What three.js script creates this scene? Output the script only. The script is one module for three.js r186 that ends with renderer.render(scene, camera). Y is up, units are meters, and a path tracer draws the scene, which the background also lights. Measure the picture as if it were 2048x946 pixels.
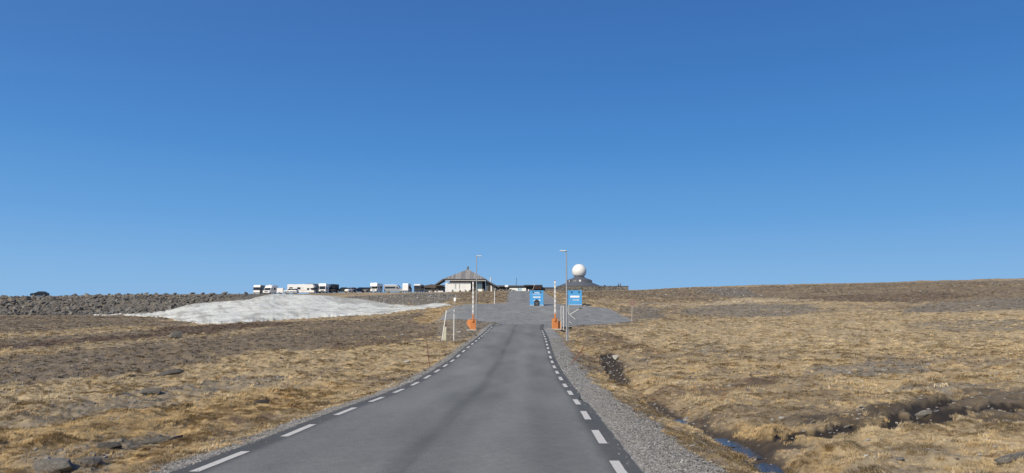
import * as THREE from 'three';
import { mergeGeometries } from 'three/addons/utils/BufferGeometryUtils.js';
import { RoundedBoxGeometry } from 'three/addons/geometries/RoundedBoxGeometry.js';

// ---------- camera, sky, sun, exposure ----------
const EYE = 1.8, F = 1500, CX = 1024, CY = 473, PITCH = Math.atan(157 / F);
const CP = Math.cos(PITCH), SP = Math.sin(PITCH);
const scene = new THREE.Scene();
const camera = new THREE.PerspectiveCamera(2 * Math.atan(473 / F) * 180 / Math.PI, 2048 / 946, 0.1, 9000);
camera.position.set(0, EYE, 0);
camera.rotation.set(PITCH, 0, 0);
const renderer = new THREE.WebGLRenderer({ antialias: true });
renderer.toneMapping = THREE.LinearToneMapping;
renderer.toneMappingExposure = 1.0;
renderer.shadowMap.enabled = true;
const SUN = new THREE.Vector3(-0.47, 0.60, 0.64).normalize();
const sun = new THREE.DirectionalLight(0xfff2dc, 4.6);
sun.name = 'sun';
sun.position.copy(SUN).multiplyScalar(400); sun.position.z -= 120;
sun.target.position.set(0, 0, -120);
sun.castShadow = true;
sun.shadow.mapSize.set(4096, 4096);
Object.assign(sun.shadow.camera, { left: -260, right: 260, top: 260, bottom: -260, near: 10, far: 900 });
scene.add(sun, sun.target);
{ // clear air: a gradient with elevation, brighter round the sun
  const W = 512, H = 256, data = new Float32Array(W * H * 4);
  const stops = [[-90, .16, .15, .13], [-4, .20, .26, .32], [-0.5, .285, .50, .76], [3, .22, .445, .745], [7, .13, .352, .70], [12.5, .068, .253, .61], [18, .048, .19, .515], [24, .037, .148, .435], [45, .021, .098, .34], [90, .017, .08, .29]];
  for (let j = 0; j < H; j++) for (let i = 0; i < W; i++) {
    const el = ((j + .5) / H - .5) * 180, az = ((i + .5) / W - .5) * 2 * Math.PI;
    let k = 0; while (k < stops.length - 2 && stops[k + 1][0] < el) k++;
    const a = stops[k], b = stops[k + 1], t = Math.min(1, Math.max(0, (el - a[0]) / (b[0] - a[0])));
    const ce = Math.cos(el * Math.PI / 180);
    const dot = ce * Math.cos(az) * SUN.x + Math.sin(el * Math.PI / 180) * SUN.y + ce * Math.sin(az) * SUN.z;
    const glow = el > -2 ? .55 * Math.exp((dot - 1) * 9) + .10 * Math.exp((dot - 1) * 1.6) : 0;
    for (let c = 0; c < 3; c++) data[(j * W + i) * 4 + c] = a[c + 1] + (b[c + 1] - a[c + 1]) * t + glow * [1, .97, .92][c];
    data[(j * W + i) * 4 + 3] = 1;
  }
  const sky = new THREE.DataTexture(data, W, H, THREE.RGBAFormat, THREE.FloatType);
  sky.mapping = THREE.EquirectangularReflectionMapping; sky.colorSpace = THREE.LinearSRGBColorSpace;
  sky.magFilter = sky.minFilter = THREE.LinearFilter; sky.needsUpdate = true;
  scene.background = sky; scene.environment = sky;
}

// ---------- small tools ----------
let seed = 7;
const rnd = () => { seed = (seed + 0x6D2B79F5) | 0; let t = Math.imul(seed ^ seed >>> 15, 1 | seed); t = t + Math.imul(t ^ t >>> 7, 61 | t) ^ t; return ((t ^ t >>> 14) >>> 0) / 4294967296; };
const rr = (a, b) => a + (b - a) * rnd();
const clamp = (v, a = 0, b = 1) => v < a ? a : v > b ? b : v;
const lerp = (a, b, t) => a + (b - a) * t;
const ss = (a, b, v) => { const t = clamp((v - a) / (b - a)); return t * t * (3 - 2 * t); };
const PERM = new Uint8Array(512);
{ const p = [...Array(256).keys()]; for (let i = 255; i > 0; i--) { const j = Math.floor(rnd() * (i + 1)); [p[i], p[j]] = [p[j], p[i]]; } for (let i = 0; i < 512; i++) PERM[i] = p[i & 255]; }
const GR = [...Array(16).keys()].map(i => [Math.cos(i * Math.PI / 8), Math.sin(i * Math.PI / 8)]);
function noise(x, y) { // gradient noise, about -1 .. 1
  const xi = Math.floor(x), yi = Math.floor(y), fx = x - xi, fy = y - yi, X = xi & 255, Y = yi & 255;
  const g = (i, j) => { const q = GR[PERM[PERM[(X + i) & 255] + ((Y + j) & 255)] & 15]; return q[0] * (fx - i) + q[1] * (fy - j); };
  const u = fx * fx * fx * (fx * (fx * 6 - 15) + 10), v = fy * fy * fy * (fy * (fy * 6 - 15) + 10);
  return 1.5 * lerp(lerp(g(0, 0), g(1, 0), u), lerp(g(0, 1), g(1, 1), u), v);
}
const fbm = (x, y, o = 3) => { let s = 0, a = .5, f = 1; for (let k = 0; k < o; k++) { s += a * noise(x * f + k * 17.3, y * f - k * 9.1); a *= .5; f *= 2.03; } return s; };
function table(pts) { // smooth, never overshooting curve through [x, y] pairs
  const n = pts.length, x = pts.map(p => p[0]), y = pts.map(p => p[1]), s = [], m = [];
  for (let i = 0; i < n - 1; i++) s.push((y[i + 1] - y[i]) / (x[i + 1] - x[i]));
  for (let i = 0; i < n; i++) m.push(i === 0 ? s[0] : i === n - 1 ? s[n - 2] : s[i - 1] * s[i] <= 0 ? 0 : 2 * s[i - 1] * s[i] / (s[i - 1] + s[i]));
  return v => {
    if (v <= x[0]) return y[0]; if (v >= x[n - 1]) return y[n - 1];
    let i = 0; while (x[i + 1] < v) i++;
    const h = x[i + 1] - x[i], t = (v - x[i]) / h, t2 = t * t, t3 = t2 * t;
    return y[i] * (2 * t3 - 3 * t2 + 1) + m[i] * h * (t3 - 2 * t2 + t) + y[i + 1] * (3 * t2 - 2 * t3) + m[i + 1] * h * (t3 - t2);
  };
}
const lin = pts => v => { if (v <= pts[0][0]) return pts[0][1]; for (let i = 1; i < pts.length; i++) if (v <= pts[i][0]) return lerp(pts[i - 1][1], pts[i][1], (v - pts[i - 1][0]) / (pts[i][0] - pts[i - 1][0])); return pts[pts.length - 1][1]; };
// a photo pixel is a direction; with a distance d (metres ahead, -z) it is a point
const dirOf = (px, py) => { const a = (px - CX) / F, b = -(py - CY) / F, dd = CP - b * SP; return [a / dd, (SP + b * CP) / dd]; };
const at = (px, py, d) => { const [u, w] = dirOf(px, py); return new THREE.Vector3(u * d, EYE + w * d, -d); };

// ---------- the lie of the land ----------
const ROADW = 6;                                     // metres between the two edge lines
const rows = [[946, 387, 1243], [904, 493, 1216], [875, 567, 1198], [851, 624, 1183], [817, 708, 1162], [786, 789, 1140], [763, 840, 1124.5], [742.5, 874, 1112.5], [721, 906, 1103], [701, 929, 1097], [678, 957, 1091], [662, 975.6, 1084.6], [657, 980, 1082]];
const prof = [], mid = [];
for (const [py, l, r] of rows) { const zc = F * ROADW / (r - l), b = -(py - CY) / F, d = zc * (CP - b * SP); prof.push([d, EYE + zc * (SP + b * CP)]); mid.push([d, zc * ((l + r) / 2 - CX) / F]); }
const PY = (px, py, d) => EYE + dirOf(px, py)[1] * d;
for (const [py, px, d] of [[650, 1036, 95], [640, 1041, 105], [628, 1046, 117], [612, 1050, 135], [600, 1056, 165], [590, 1056, 212], [582, 1053, 262]]) { prof.push([d, PY(px, py, d)]); mid.push([d, dirOf(px, py)[0] * d]); }
{ const e = prof[prof.length - 1], m = mid[mid.length - 1]; prof.push([285, e[1] + .5], [330, e[1] + .6]); mid.push([330, m[1] + .5]); }
prof.unshift([-60, .9], [0, 0.02]); mid.unshift([-60, -2.4], [0, -1.62]);
for (let i = 2; i < 6; i++) prof[i][1] = prof[i][1];
const roadH = table(prof), roadC = table(mid);
const hillL = table([[120, 3.6 - 5.6], [135, dirOf(1014, 608)[0] * 135], [165, dirOf(1017, 600)[0] * 165], [212, dirOf(1018, 590)[0] * 212], [262, dirOf(1020, 582)[0] * 262], [330, dirOf(1020, 582)[0] * 330]]);
const hillR = table([[120, 8.5], [135, dirOf(1116, 609)[0] * 135], [165, dirOf(1109, 600)[0] * 165], [212, dirOf(1095, 590)[0] * 212], [262, dirOf(1086, 582)[0] * 262], [330, dirOf(1084, 582)[0] * 330]]);
const cols = [
  [-700, [[40, 742], [70, 690], [100, 668], [150, 650], [200, 637], [218, 606], [260, 604]]],
  [0, [[40, 740], [70, 688], [100, 664], [150, 644], [198, 629.5], [216, 594.5], [250, 594.5]]],
  [300, [[40, 740], [70, 690], [100, 669], [150, 648.5], [190, 632], [198, 628.5], [217, 589], [250, 590]]],
  [400, [[40, 740], [70, 690], [100, 668], [150, 648], [190, 630], [198, 627], [218, 588.5], [250, 589.5]]],
  [520, [[40, 740], [70, 688], [100, 665], [150, 644], [195, 624], [220, 588], [250, 589]]],
  [700, [[40, 740], [70, 684], [100, 660], [140, 640], [165, 629], [195, 617], [225, 592], [240, 587.5], [256, 585], [270, 584.6]]],
  [850, [[40, 740], [70, 682], [90, 667], [110, 650], [130, 632], [150, 616], [185, 606], [225, 590], [250, 585], [275, 584.5]]],
  [930, [[50, 715], [70, 686], [88, 663], [105, 641], [135, 609], [165, 601], [212, 592], [255, 584], [280, 583.5]]],
  [990, [[50, 710], [70, 680], [88, 657], [105, 641], [135, 608], [165, 600.5], [212, 591], [258, 583], [300, 582]]],
  [1150, [[50, 712], [70, 681], [88, 662], [105, 644], [135, 611], [165, 601], [212, 592], [260, 585], [300, 583], [330, 582.6], [360, 582.4]]],
  [1260, [[50, 714], [70, 685], [88, 667], [105, 644], [135, 620], [165, 606], [212, 592], [255, 582], [275, 580.8], [330, 581]]],
  [1400, [[40, 735], [60, 697], [88, 668], [120, 644], [160, 618], [200, 597], [240, 578], [262, 574], [290, 574.5]]],
  [1700, [[40, 732], [60, 695], [88, 665], [120, 640], [160, 611], [200, 586], [235, 570], [260, 566.5], [290, 567]]],
  [2048, [[40, 725], [60, 688], [88, 657], [120, 631], [160, 602], [200, 575], [230, 561], [250, 557.5], [280, 558.5]]],
  [2800, [[40, 723], [60, 685], [88, 653], [120, 625], [160, 594], [200, 566], [230, 551], [250, 547], [280, 548]]],
].map(([px, l]) => ({ u: dirOf(px, 620)[0], f: table(l.map(([d, py]) => [d, PY(px, py, d)])) }));
const TD = 420, TU = 180, U0 = cols[0].u, U1 = cols[cols.length - 1].u, GRID = new Float32Array((TU + 1) * (TD + 1));
for (let i = 0; i <= TU; i++) { const u = lerp(U0, U1, i / TU); let k = 0; while (k < cols.length - 2 && cols[k + 1].u < u) k++; const t = ss(0, 1, (u - cols[k].u) / (cols[k + 1].u - cols[k].u)) * .5 + .5 * clamp((u - cols[k].u) / (cols[k + 1].u - cols[k].u)); for (let j = 0; j <= TD; j++) GRID[i * (TD + 1) + j] = lerp(cols[k].f(j), cols[k + 1].f(j), t); }
function far_(x, d) {
  const a = clamp((clamp(x / Math.max(d, 1), U0, U1) - U0) / (U1 - U0)) * TU, b = clamp(d, 0, TD - .001), i = Math.min(TU - 1, Math.floor(a)), j = Math.floor(b), p = a - i, q = b - j, w = TD + 1;
  return lerp(lerp(GRID[i * w + j], GRID[i * w + j + 1], q), lerp(GRID[(i + 1) * w + j], GRID[(i + 1) * w + j + 1], q), p);
}
const sideR = table([[0, 0], [.9, -.09], [2.0, -.40], [2.8, -.62], [3.3, -.62], [4.2, -.36], [6, -.22], [9, -.1], [15, .1], [32, .42]]);
const sideL = table([[0, 0], [.35, -.05], [1.3, -.26], [3, -.38], [8, -.36], [20, -.3], [40, -.3]]);
const HALF = ROADW / 2 + .3;                         // asphalt half width
// pools and hollows: where the photograph shows standing water and black peat
const pools = [], channels = [];
function chan(x, d) { let s = 0; for (const c of channels) { if (x < c.x0 || x > c.x1 || d < c.d0 || d > c.d1) continue; let m = 1e9; for (let i = 1; i < c.p.length; i++) { const [ax, ay] = c.p[i - 1], [bx, by] = c.p[i], dx = bx - ax, dy = by - ay, t = clamp(((x - ax) * dx + (d - ay) * dy) / (dx * dx + dy * dy)); m = Math.min(m, (x - ax - t * dx) ** 2 + (d - ay - t * dy) ** 2); } const w = c.w * (1 + .45 * noise(x * .9, d * .9 + 3) + .3 * noise(x * 2.7, d * 2.7)); s = Math.max(s, c.depth * Math.exp(-((m / (w * w)) ** 1.6))); } return s; }
function surf(x, d) {                                // the smooth ground, before hummocks
  const c = roadC(d), r = roadH(d), sR = x - c - HALF, sL = c - HALF - x;
  const near = r + (sR > 0 ? sideR(sR) : sL > 0 ? sideL(sL) : 0);
  let h = near;
  if (d > 40) {
    const f = far_(x, d), kk = ss(42, 62, d);
    let out;
    if (d < 100) { const e = Math.max(sR, sL); out = lerp(near, f, kk * ss(.8, 6.5, e)); }
    else out = f;
    if (d >= 90) { const l = hillL(d), rr_ = hillR(d), e = d < 120 ? Math.max(sR, sL) - ss(90, 120, d) * 2 : Math.max(l - x, x - rr_); const o2 = lerp(r, f, ss(.6, 7, e)); out = lerp(out, o2, ss(90, 100, d)); }
    h = out;
  }
  if (x > 1.5 && d > 6 && d < 80) h -= chan(x, d);
  for (const p of pools) { const q = ((x - p.x) / p.rx) ** 2 + ((d - p.d) / p.rd) ** 2; if (q < 4) h -= p.depth * Math.exp(-q * q * 1.2); }
  return h;
}
function groundAt(px, py) {                          // where a pixel's ray meets the ground
  const [u, w] = dirOf(px, py); let a = 4;
  for (let d = 4; d < 340; d += .4 + d * .004) { if (EYE + w * d < surf(u * d, d)) { let lo = a, hi = d; for (let k = 0; k < 14; k++) { const m = (lo + hi) / 2; if (EYE + w * m < surf(u * m, m)) hi = m; else lo = m; } return [u * hi, hi]; } a = d; }
  return [u * 260, 260];
}
const channel = (pts, w, depth) => { const p = pts.map(q => groundAt(...q)), xs = p.map(q => q[0]), ds = p.map(q => q[1]), k = w * 3; channels.push({ p, w, depth, x0: Math.min(...xs) - k, x1: Math.max(...xs) + k, d0: Math.min(...ds) - k, d1: Math.max(...ds) + k }); };
{ const q = [[[[1206, 704], [1222, 722], [1230, 745], [1242, 766]], .5, .42], [[[1300, 800], [1372, 842], [1400, 852], [1450, 872], [1500, 885], [1520, 905], [1540, 930], [1580, 955]], .5, .15], [[[1500, 888], [1560, 892], [1625, 884]],   .42, .13], [[[1620, 862], [1740, 850], [1800, 838], [1870, 822], [1960, 812], [2100, 800]], .75, .46], [[[1850, 815], [1880, 800], [1960, 785]], .4, .3]]; const l = q.map(([a, w, dp]) => [a, w, dp]); for (const [a, w, dp] of l) channel(a, w, dp); }
for (const [px, py, rx, rd, depth] of [[1518, 902, .45, .8, .05], [1556, 938, .5, .6, .05], [1372, 843, .3, .7, .05]]) { const [x, d] = groundAt(px, py); pools.push({ x, d, rx, rd, depth }); }
for (const [px, py, rx, rd, depth] of [[1750, 850, 1.1, .4, .05]]) { const [x, d] = groundAt(px, py); pools.push({ x, d, rx, rd, depth }); }
const onAsphalt = (x, d) => { // metres outside the asphalt (negative: inside)
  let e = 99; const c = roadC(d);
  if (d < 97) e = Math.min(e, Math.abs(x - c) - HALF);
  if (d > 118) e = Math.min(e, Math.max(hillL(d) - x, x - hillR(d)));
  if (d > 80 && d < 160) { const lo = crossLo(x), hi = crossHi(x); e = Math.min(e, Math.max(lo - d, d - hi, crossX0 - x, x - crossX1)); }
  return e;
};
const W2 = l => l.map(([px, py]) => groundAt(px, py)).sort((a, b) => a[0] - b[0]);
const loP = W2([[880, 641], [920, 639], [985, 645], [1035, 654], [1083, 655], [1140, 651], [1230, 646.5], [1266, 643]]);
const hiP = W2([[880, 624], [906, 614], [940, 609], [1000, 606.5], [1060, 605], [1112, 608], [1180, 613.5], [1240, 618], [1266, 627]]);
const crossX0 = Math.max(loP[0][0], hiP[0][0]), crossX1 = Math.min(loP[loP.length - 1][0], hiP[hiP.length - 1][0]);
const crossLo = lin(loP), crossHi = lin(hiP);
function relief(x, d) {
  const e = onAsphalt(x, d); if (e < .15) return 0;
  const k = ss(.15, 3.2, e), pl = x < 0 ? 1 - .75 * ss(205, 222, d) : 1;
  const hum = noise(x * .95, d * .95), big = fbm(x * .23 + 4, d * .23, 2);
  const wet = x > 1.5 && d > 6 && d < 32 ? 1 - .85 * ss(.02, .09, chan(x, d)) * (x < 8 ? 1 : .4) : 1;
  return wet * pl * (k * (.15 * hum + .085 * noise(x * 2.3 + 9, d * 2.3) + .20 * big * ss(.5, 5, e) + .55 * fbm(x * .055, d * .055 + 7, 3) * ss(35, 110, d) * ss(1, 14, e) * (x > 0 && x < 75 ? 1 - .8 * ss(225, 255, d) : 1)) + ss(.15, .7, e) * (.028 * noise(x * 6.1, d * 6.1) + .016 * noise(x * 13, d * 13)));
}
function land(x, d) {                                // the ground as built
  let h = surf(x, d) + relief(x, d);
  const e = onAsphalt(x, d); if (e < 0) h -= .14 * ss(0, .45, -e); else h -= 0.012 * (1 - ss(0, .1, e));
  const r = Math.hypot(x, d); if (r > 420) h -= (r - 420) * .11;
  return h;
}

// ---------- naming tools ----------
const taken = {};
const numbered = n => { taken[n] = (taken[n] ?? -1) + 1; return taken[n] ? n + '_' + String(taken[n]).padStart(3, '0') : n; };
const shade = o => { o.castShadow = true; o.receiveShadow = true; return o; };
function tag(o, label, category, group) { o.userData.label = label; o.userData.category = category; if (group) o.userData.group = group; return o; }
function thing(name, label, category, pos = [0, 0, 0], turn = 0, group) { const o = new THREE.Group(); o.name = numbered(name); o.position.set(...(pos.isVector3 ? pos.toArray() : pos)); o.rotation.y = turn; scene.add(o); return tag(o, label, category, group); }
function part(parent, name, geo, mat, pos, rot) { const m = shade(new THREE.Mesh(geo, mat)); m.name = name; if (pos) m.position.set(...pos); if (rot) m.rotation.set(...rot); parent.add(m); return m; }
const lcol = (r, g, b) => new THREE.Color().setRGB(r, g, b);
const mat = (c, rough = .8, extra = {}) => new THREE.MeshStandardMaterial({ color: Array.isArray(c) ? lcol(...c) : c, roughness: rough, ...extra });
const place = (g, x = 0, y = 0, z = 0, rx = 0, ry = 0, rz = 0) => { const m = new THREE.Matrix4().makeRotationFromEuler(new THREE.Euler(rx, ry, rz)); m.setPosition(x, y, z); return g.applyMatrix4(m); };
const box = (w, h, d, x = 0, y = 0, z = 0) => new THREE.BoxGeometry(w, h, d).translate(x, y, z);
const rbox = (w, h, d, r, x = 0, y = 0, z = 0) => new RoundedBoxGeometry(w, h, d, 2, r).translate(x, y, z);
const cyl = (r0, r1, h, n = 12, x = 0, y = 0, z = 0) => new THREE.CylinderGeometry(r1, r0, h, n).translate(x, y + h / 2, z);
function bar(a, b, r, n = 8) { const A = new THREE.Vector3(...a), B = new THREE.Vector3(...b), v = B.clone().sub(A); const g = new THREE.CylinderGeometry(r, r, v.length(), n); g.applyQuaternion(new THREE.Quaternion().setFromUnitVectors(new THREE.Vector3(0, 1, 0), v.clone().normalize())); return g.translate((A.x + B.x) / 2, (A.y + B.y) / 2, (A.z + B.z) / 2); }
const noiseTex = (n, fn, srgb) => { const d = new Uint8Array(n * n * 4); for (let j = 0; j < n; j++) for (let i = 0; i < n; i++) { const v = fn(i / n, j / n); for (let c = 0; c < 3; c++) d[(j * n + i) * 4 + c] = clamp(Array.isArray(v) ? v[c] : v) * 255; d[(j * n + i) * 4 + 3] = 255; } const t = new THREE.DataTexture(d, n, n); t.wrapS = t.wrapT = THREE.RepeatWrapping; t.magFilter = THREE.LinearFilter; t.minFilter = THREE.LinearMipmapLinearFilter; t.generateMipmaps = true; if (srgb) t.colorSpace = THREE.SRGBColorSpace; t.needsUpdate = true; return t; };
// tileable noise: the gradient lattice wraps after p cells
function tnoise(u, v, p, s = 0) { const x = u * p, y = v * p, xi = Math.floor(x), yi = Math.floor(y), fx = x - xi, fy = y - yi; const g = (i, j) => { const q = GR[PERM[(PERM[(xi + i) % p & 255] + (yi + j) % p + s * 31) & 255] & 15]; return q[0] * (fx - i) + q[1] * (fy - j); }; const a = fx * fx * (3 - 2 * fx), b = fy * fy * (3 - 2 * fy); return 1.5 * lerp(lerp(g(0, 0), g(1, 0), a), lerp(g(0, 1), g(1, 1), a), b); }

// ---------- what grows and lies where ----------
const C = { tan: [.46, .36, .208], gold: [.42, .302, .145], pale: [.54, .445, .29], brown: [.175, .125, .074], heath: [.188, .148, .096], grey: [.20, .18, .14], rust: [.088, .050, .029], peat: [.024, .018, .014], gravel: [.30, .30, .275], dirt: [.15, .14, .115], rubble: [.125, .118, .10] };
const patches = [];
const patch = (type, pts, w = .85, soft = .25) => { const p = pts.map(([px, py]) => groundAt(px, py)); const xs = p.map(q => q[0]), ds = p.map(q => q[1]); const size = Math.sqrt((Math.max(...xs) - Math.min(...xs)) * (Math.max(...ds) - Math.min(...ds))); patches.push({ type, p, w, soft: soft * Math.min(3, .12 * size + .15), warp: .06 * size + .2, wf: 2.2 / (size + .6), x0: Math.min(...xs), x1: Math.max(...xs), d0: Math.min(...ds), d1: Math.max(...ds), pad: .2 * size + 1 }); };
function polyDist(p, x, y) { let inside = false, m = 1e9; for (let i = 0, j = p.length - 1; i < p.length; j = i++) { const [ax, ay] = p[i], [bx, by] = p[j]; if ((ay > y) !== (by > y) && x < (bx - ax) * (y - ay) / (by - ay) + ax) inside = !inside; const dx = bx - ax, dy = by - ay, t = clamp(((x - ax) * dx + (y - ay) * dy) / (dx * dx + dy * dy + 1e-9)); m = Math.min(m, (x - ax - t * dx) ** 2 + (y - ay - t * dy) ** 2); } return inside ? -Math.sqrt(m) : Math.sqrt(m); }
// left of the road
patch('heath', [[-200, 632], [200, 630], [420, 650], [640, 640], [860, 622], [900, 640], [870, 655], [600, 686], [420, 722], [330, 738], [150, 760], [-200, 782]], .9);
patch('tan', [[-100, 668], [90, 662], [250, 652], [330, 653], [330, 660], [200, 664], [110, 671], [-100, 684]], .85);
patch('rust', [[-200, 706], [90, 682], [320, 666], [330, 656], [430, 649], [520, 646], [600, 642], [560, 650], [420, 664], [300, 684], [120, 693], [-200, 722]], .97);
patch('tan', [[60, 694], [300, 676], [520, 657], [560, 655], [330, 684], [100, 702]], .5);
patch('heath', [[-200, 722], [200, 708], [400, 690], [560, 670], [700, 660], [830, 652], [880, 648], [870, 668], [640, 690], [430, 720], [330, 738], [-100, 774]], .92);
patch('tan', [[-200, 784], [0, 776], [150, 762], [330, 740], [420, 725], [560, 702], [650, 700], [760, 692], [880, 682], [900, 692], [860, 722], [760, 752], [600, 752], [420, 760], [240, 786], [0, 815], [-200, 832]], 1);
patch('rust', [[640, 696], [700, 686], [860, 668], [870, 676], [760, 690], [690, 700]], .7);
patch('grey', [[-200, 872], [-60, 842], [160, 808], [300, 782], [470, 757], [600, 752], [560, 768], [400, 792], [260, 826], [100, 846], [-60, 880]], .7);
patch('gold', [[-200, 900], [100, 850], [300, 826], [430, 800], [560, 776], [720, 766], [640, 806], [500, 850], [360, 900], [280, 946], [-200, 990]], .95);
patch('brown', [[280, 900], [400, 868], [520, 830], [620, 800], [600, 816], [500, 850], [380, 890], [300, 912]], .5);
patch('rust', [[440, 846], [530, 832], [570, 824], [560, 832], [470, 852]], .8);
patch('grey', [[40, 946], [60, 910], [160, 890], [250, 878], [350, 862], [360, 880], [230, 905], [210, 940], [120, 970]], .7);
patch('gold', [[830, 640], [860, 618], [905, 612], [900, 618], [875, 640], [845, 650]], .8);
patch('grey', [[870, 648], [905, 640], [985, 646], [965, 664], [930, 680], [870, 678]], .85);
patch('dirt', [[640, 594], [760, 590], [900, 586], [920, 600], [905, 612], [850, 612], [780, 606], [700, 602]], .9);
patch('heath', [[905, 586], [1015, 584], [1014, 604], [940, 608], [910, 604]], .7);
patch('rubble', [[-300, 640], [-300, 600], [0, 596], [300, 590], [520, 589], [560, 590], [520, 618], [300, 630], [0, 630]], 1);
// right of the road
patch('heath', [[1120, 583], [1250, 581], [1400, 576], [1700, 569], [2048, 560], [2300, 556], [2300, 620], [2048, 612], [1820, 604], [1560, 604], [1400, 600], [1300, 598], [1150, 592]], .85);
patch('brown', [[1150, 598], [1240, 598], [1320, 604], [1430, 603], [1430, 598], [1300, 596], [1180, 590]], .6);
patch('dirt', [[1395, 582], [1430, 576], [1490, 577], [1530, 592], [1470, 594]], .75);
patch('rust', [[1560, 598], [1700, 588], [1900, 584], [1960, 592], [1820, 604], [1640, 604]], .55);
patch('grey', [[1375, 626], [1390, 612], [1500, 606], [1620, 608], [1660, 622], [1560, 632], [1420, 632]], .85);
patch('pale', [[1300, 606], [1520, 594], [1640, 600], [1500, 606], [1380, 612], [1320, 612]], .6);
patch('grey', [[1820, 626], [1840, 612], [1960, 600], [2200, 590], [2200, 620], [1960, 624]], .85);
patch('grey', [[1255, 614], [1300, 608], [1330, 622], [1330, 634], [1275, 644], [1258, 640]], .85);
patch('tan', [[1290, 640], [1500, 632], [1800, 628], [2200, 620], [2200, 700], [1800, 700], [1500, 720], [1300, 700], [1220, 680], [1160, 664]], .8);
patch('grey', [[1800, 646], [1900, 638], [2060, 640], [2060, 662], [1900, 664]], .6);
patch('brown', [[1145, 656], [1200, 662], [1260, 680], [1330, 700], [1300, 716], [1220, 716], [1170, 690]], .6);
patch('grey', [[1360, 690], [1420, 684], [1470, 698], [1420, 712], [1370, 706]], .6);
patch('heath', [[1280, 712], [1420, 700], [1600, 700], [1600, 720], [1400, 730]], .5);
patch('grey', [[1600, 756], [1640, 736], [1750, 722], [1860, 728], [1840, 744], [1720, 752]], .8);
patch('rust', [[1440, 776], [1500, 760], [1560, 756], [1550, 770], [1480, 780]], .8);
patch('brown', [[1260, 790], [1340, 770], [1480, 780], [1440, 792], [1340, 806], [1310, 820]], .7);
patch('grey', [[1750, 786], [1820, 768], [1960, 772], [1900, 790]], .75);
patch('peat', [[1880, 792], [1960, 776], [1990, 780], [1950, 792]], .7);
patch('heath', [[1500, 800], [1700, 780], [1760, 800], [1640, 826], [1480, 850], [1430, 842]], .65);
patch('peat', [[1560, 854], [1680, 824], [1800, 806], [1860, 800], [2120, 778], [2120, 838], [1960, 838], [1860, 844], [1740, 868], [1640, 864]], .8);
patch('heath', [[1900, 812], [1980, 790], [2120, 780], [2120, 822], [1960, 836]], .6);
patch('gold', [[1440, 866], [1560, 852], [1660, 868], [1640, 892], [1560, 884], [1480, 882]], .85);
patch('peat', [[1360, 846], [1400, 836], [1440, 856], [1520, 878], [1620, 880], [1600, 892], [1540, 900], [1580, 946], [1510, 940], [1500, 900], [1450, 880], [1400, 864]], .8);
patch('tan', [[1600, 900], [1720, 868], [1880, 850], [2120, 840], [2120, 900], [1840, 890], [1680, 910]], .85);
patch('grey', [[1680, 920], [1800, 890], [1900, 900], [1960, 930], [1880, 960], [1720, 960]], .55);
patch('gold', [[1540, 960], [1580, 920], [1660, 900], [1700, 930], [1680, 970]], .7);
patch('peat', [[1212, 716], [1232, 714], [1240, 740], [1250, 764], [1236, 770], [1224, 745]], .85);
const types = Object.keys(C);
const wt = {};
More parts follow.
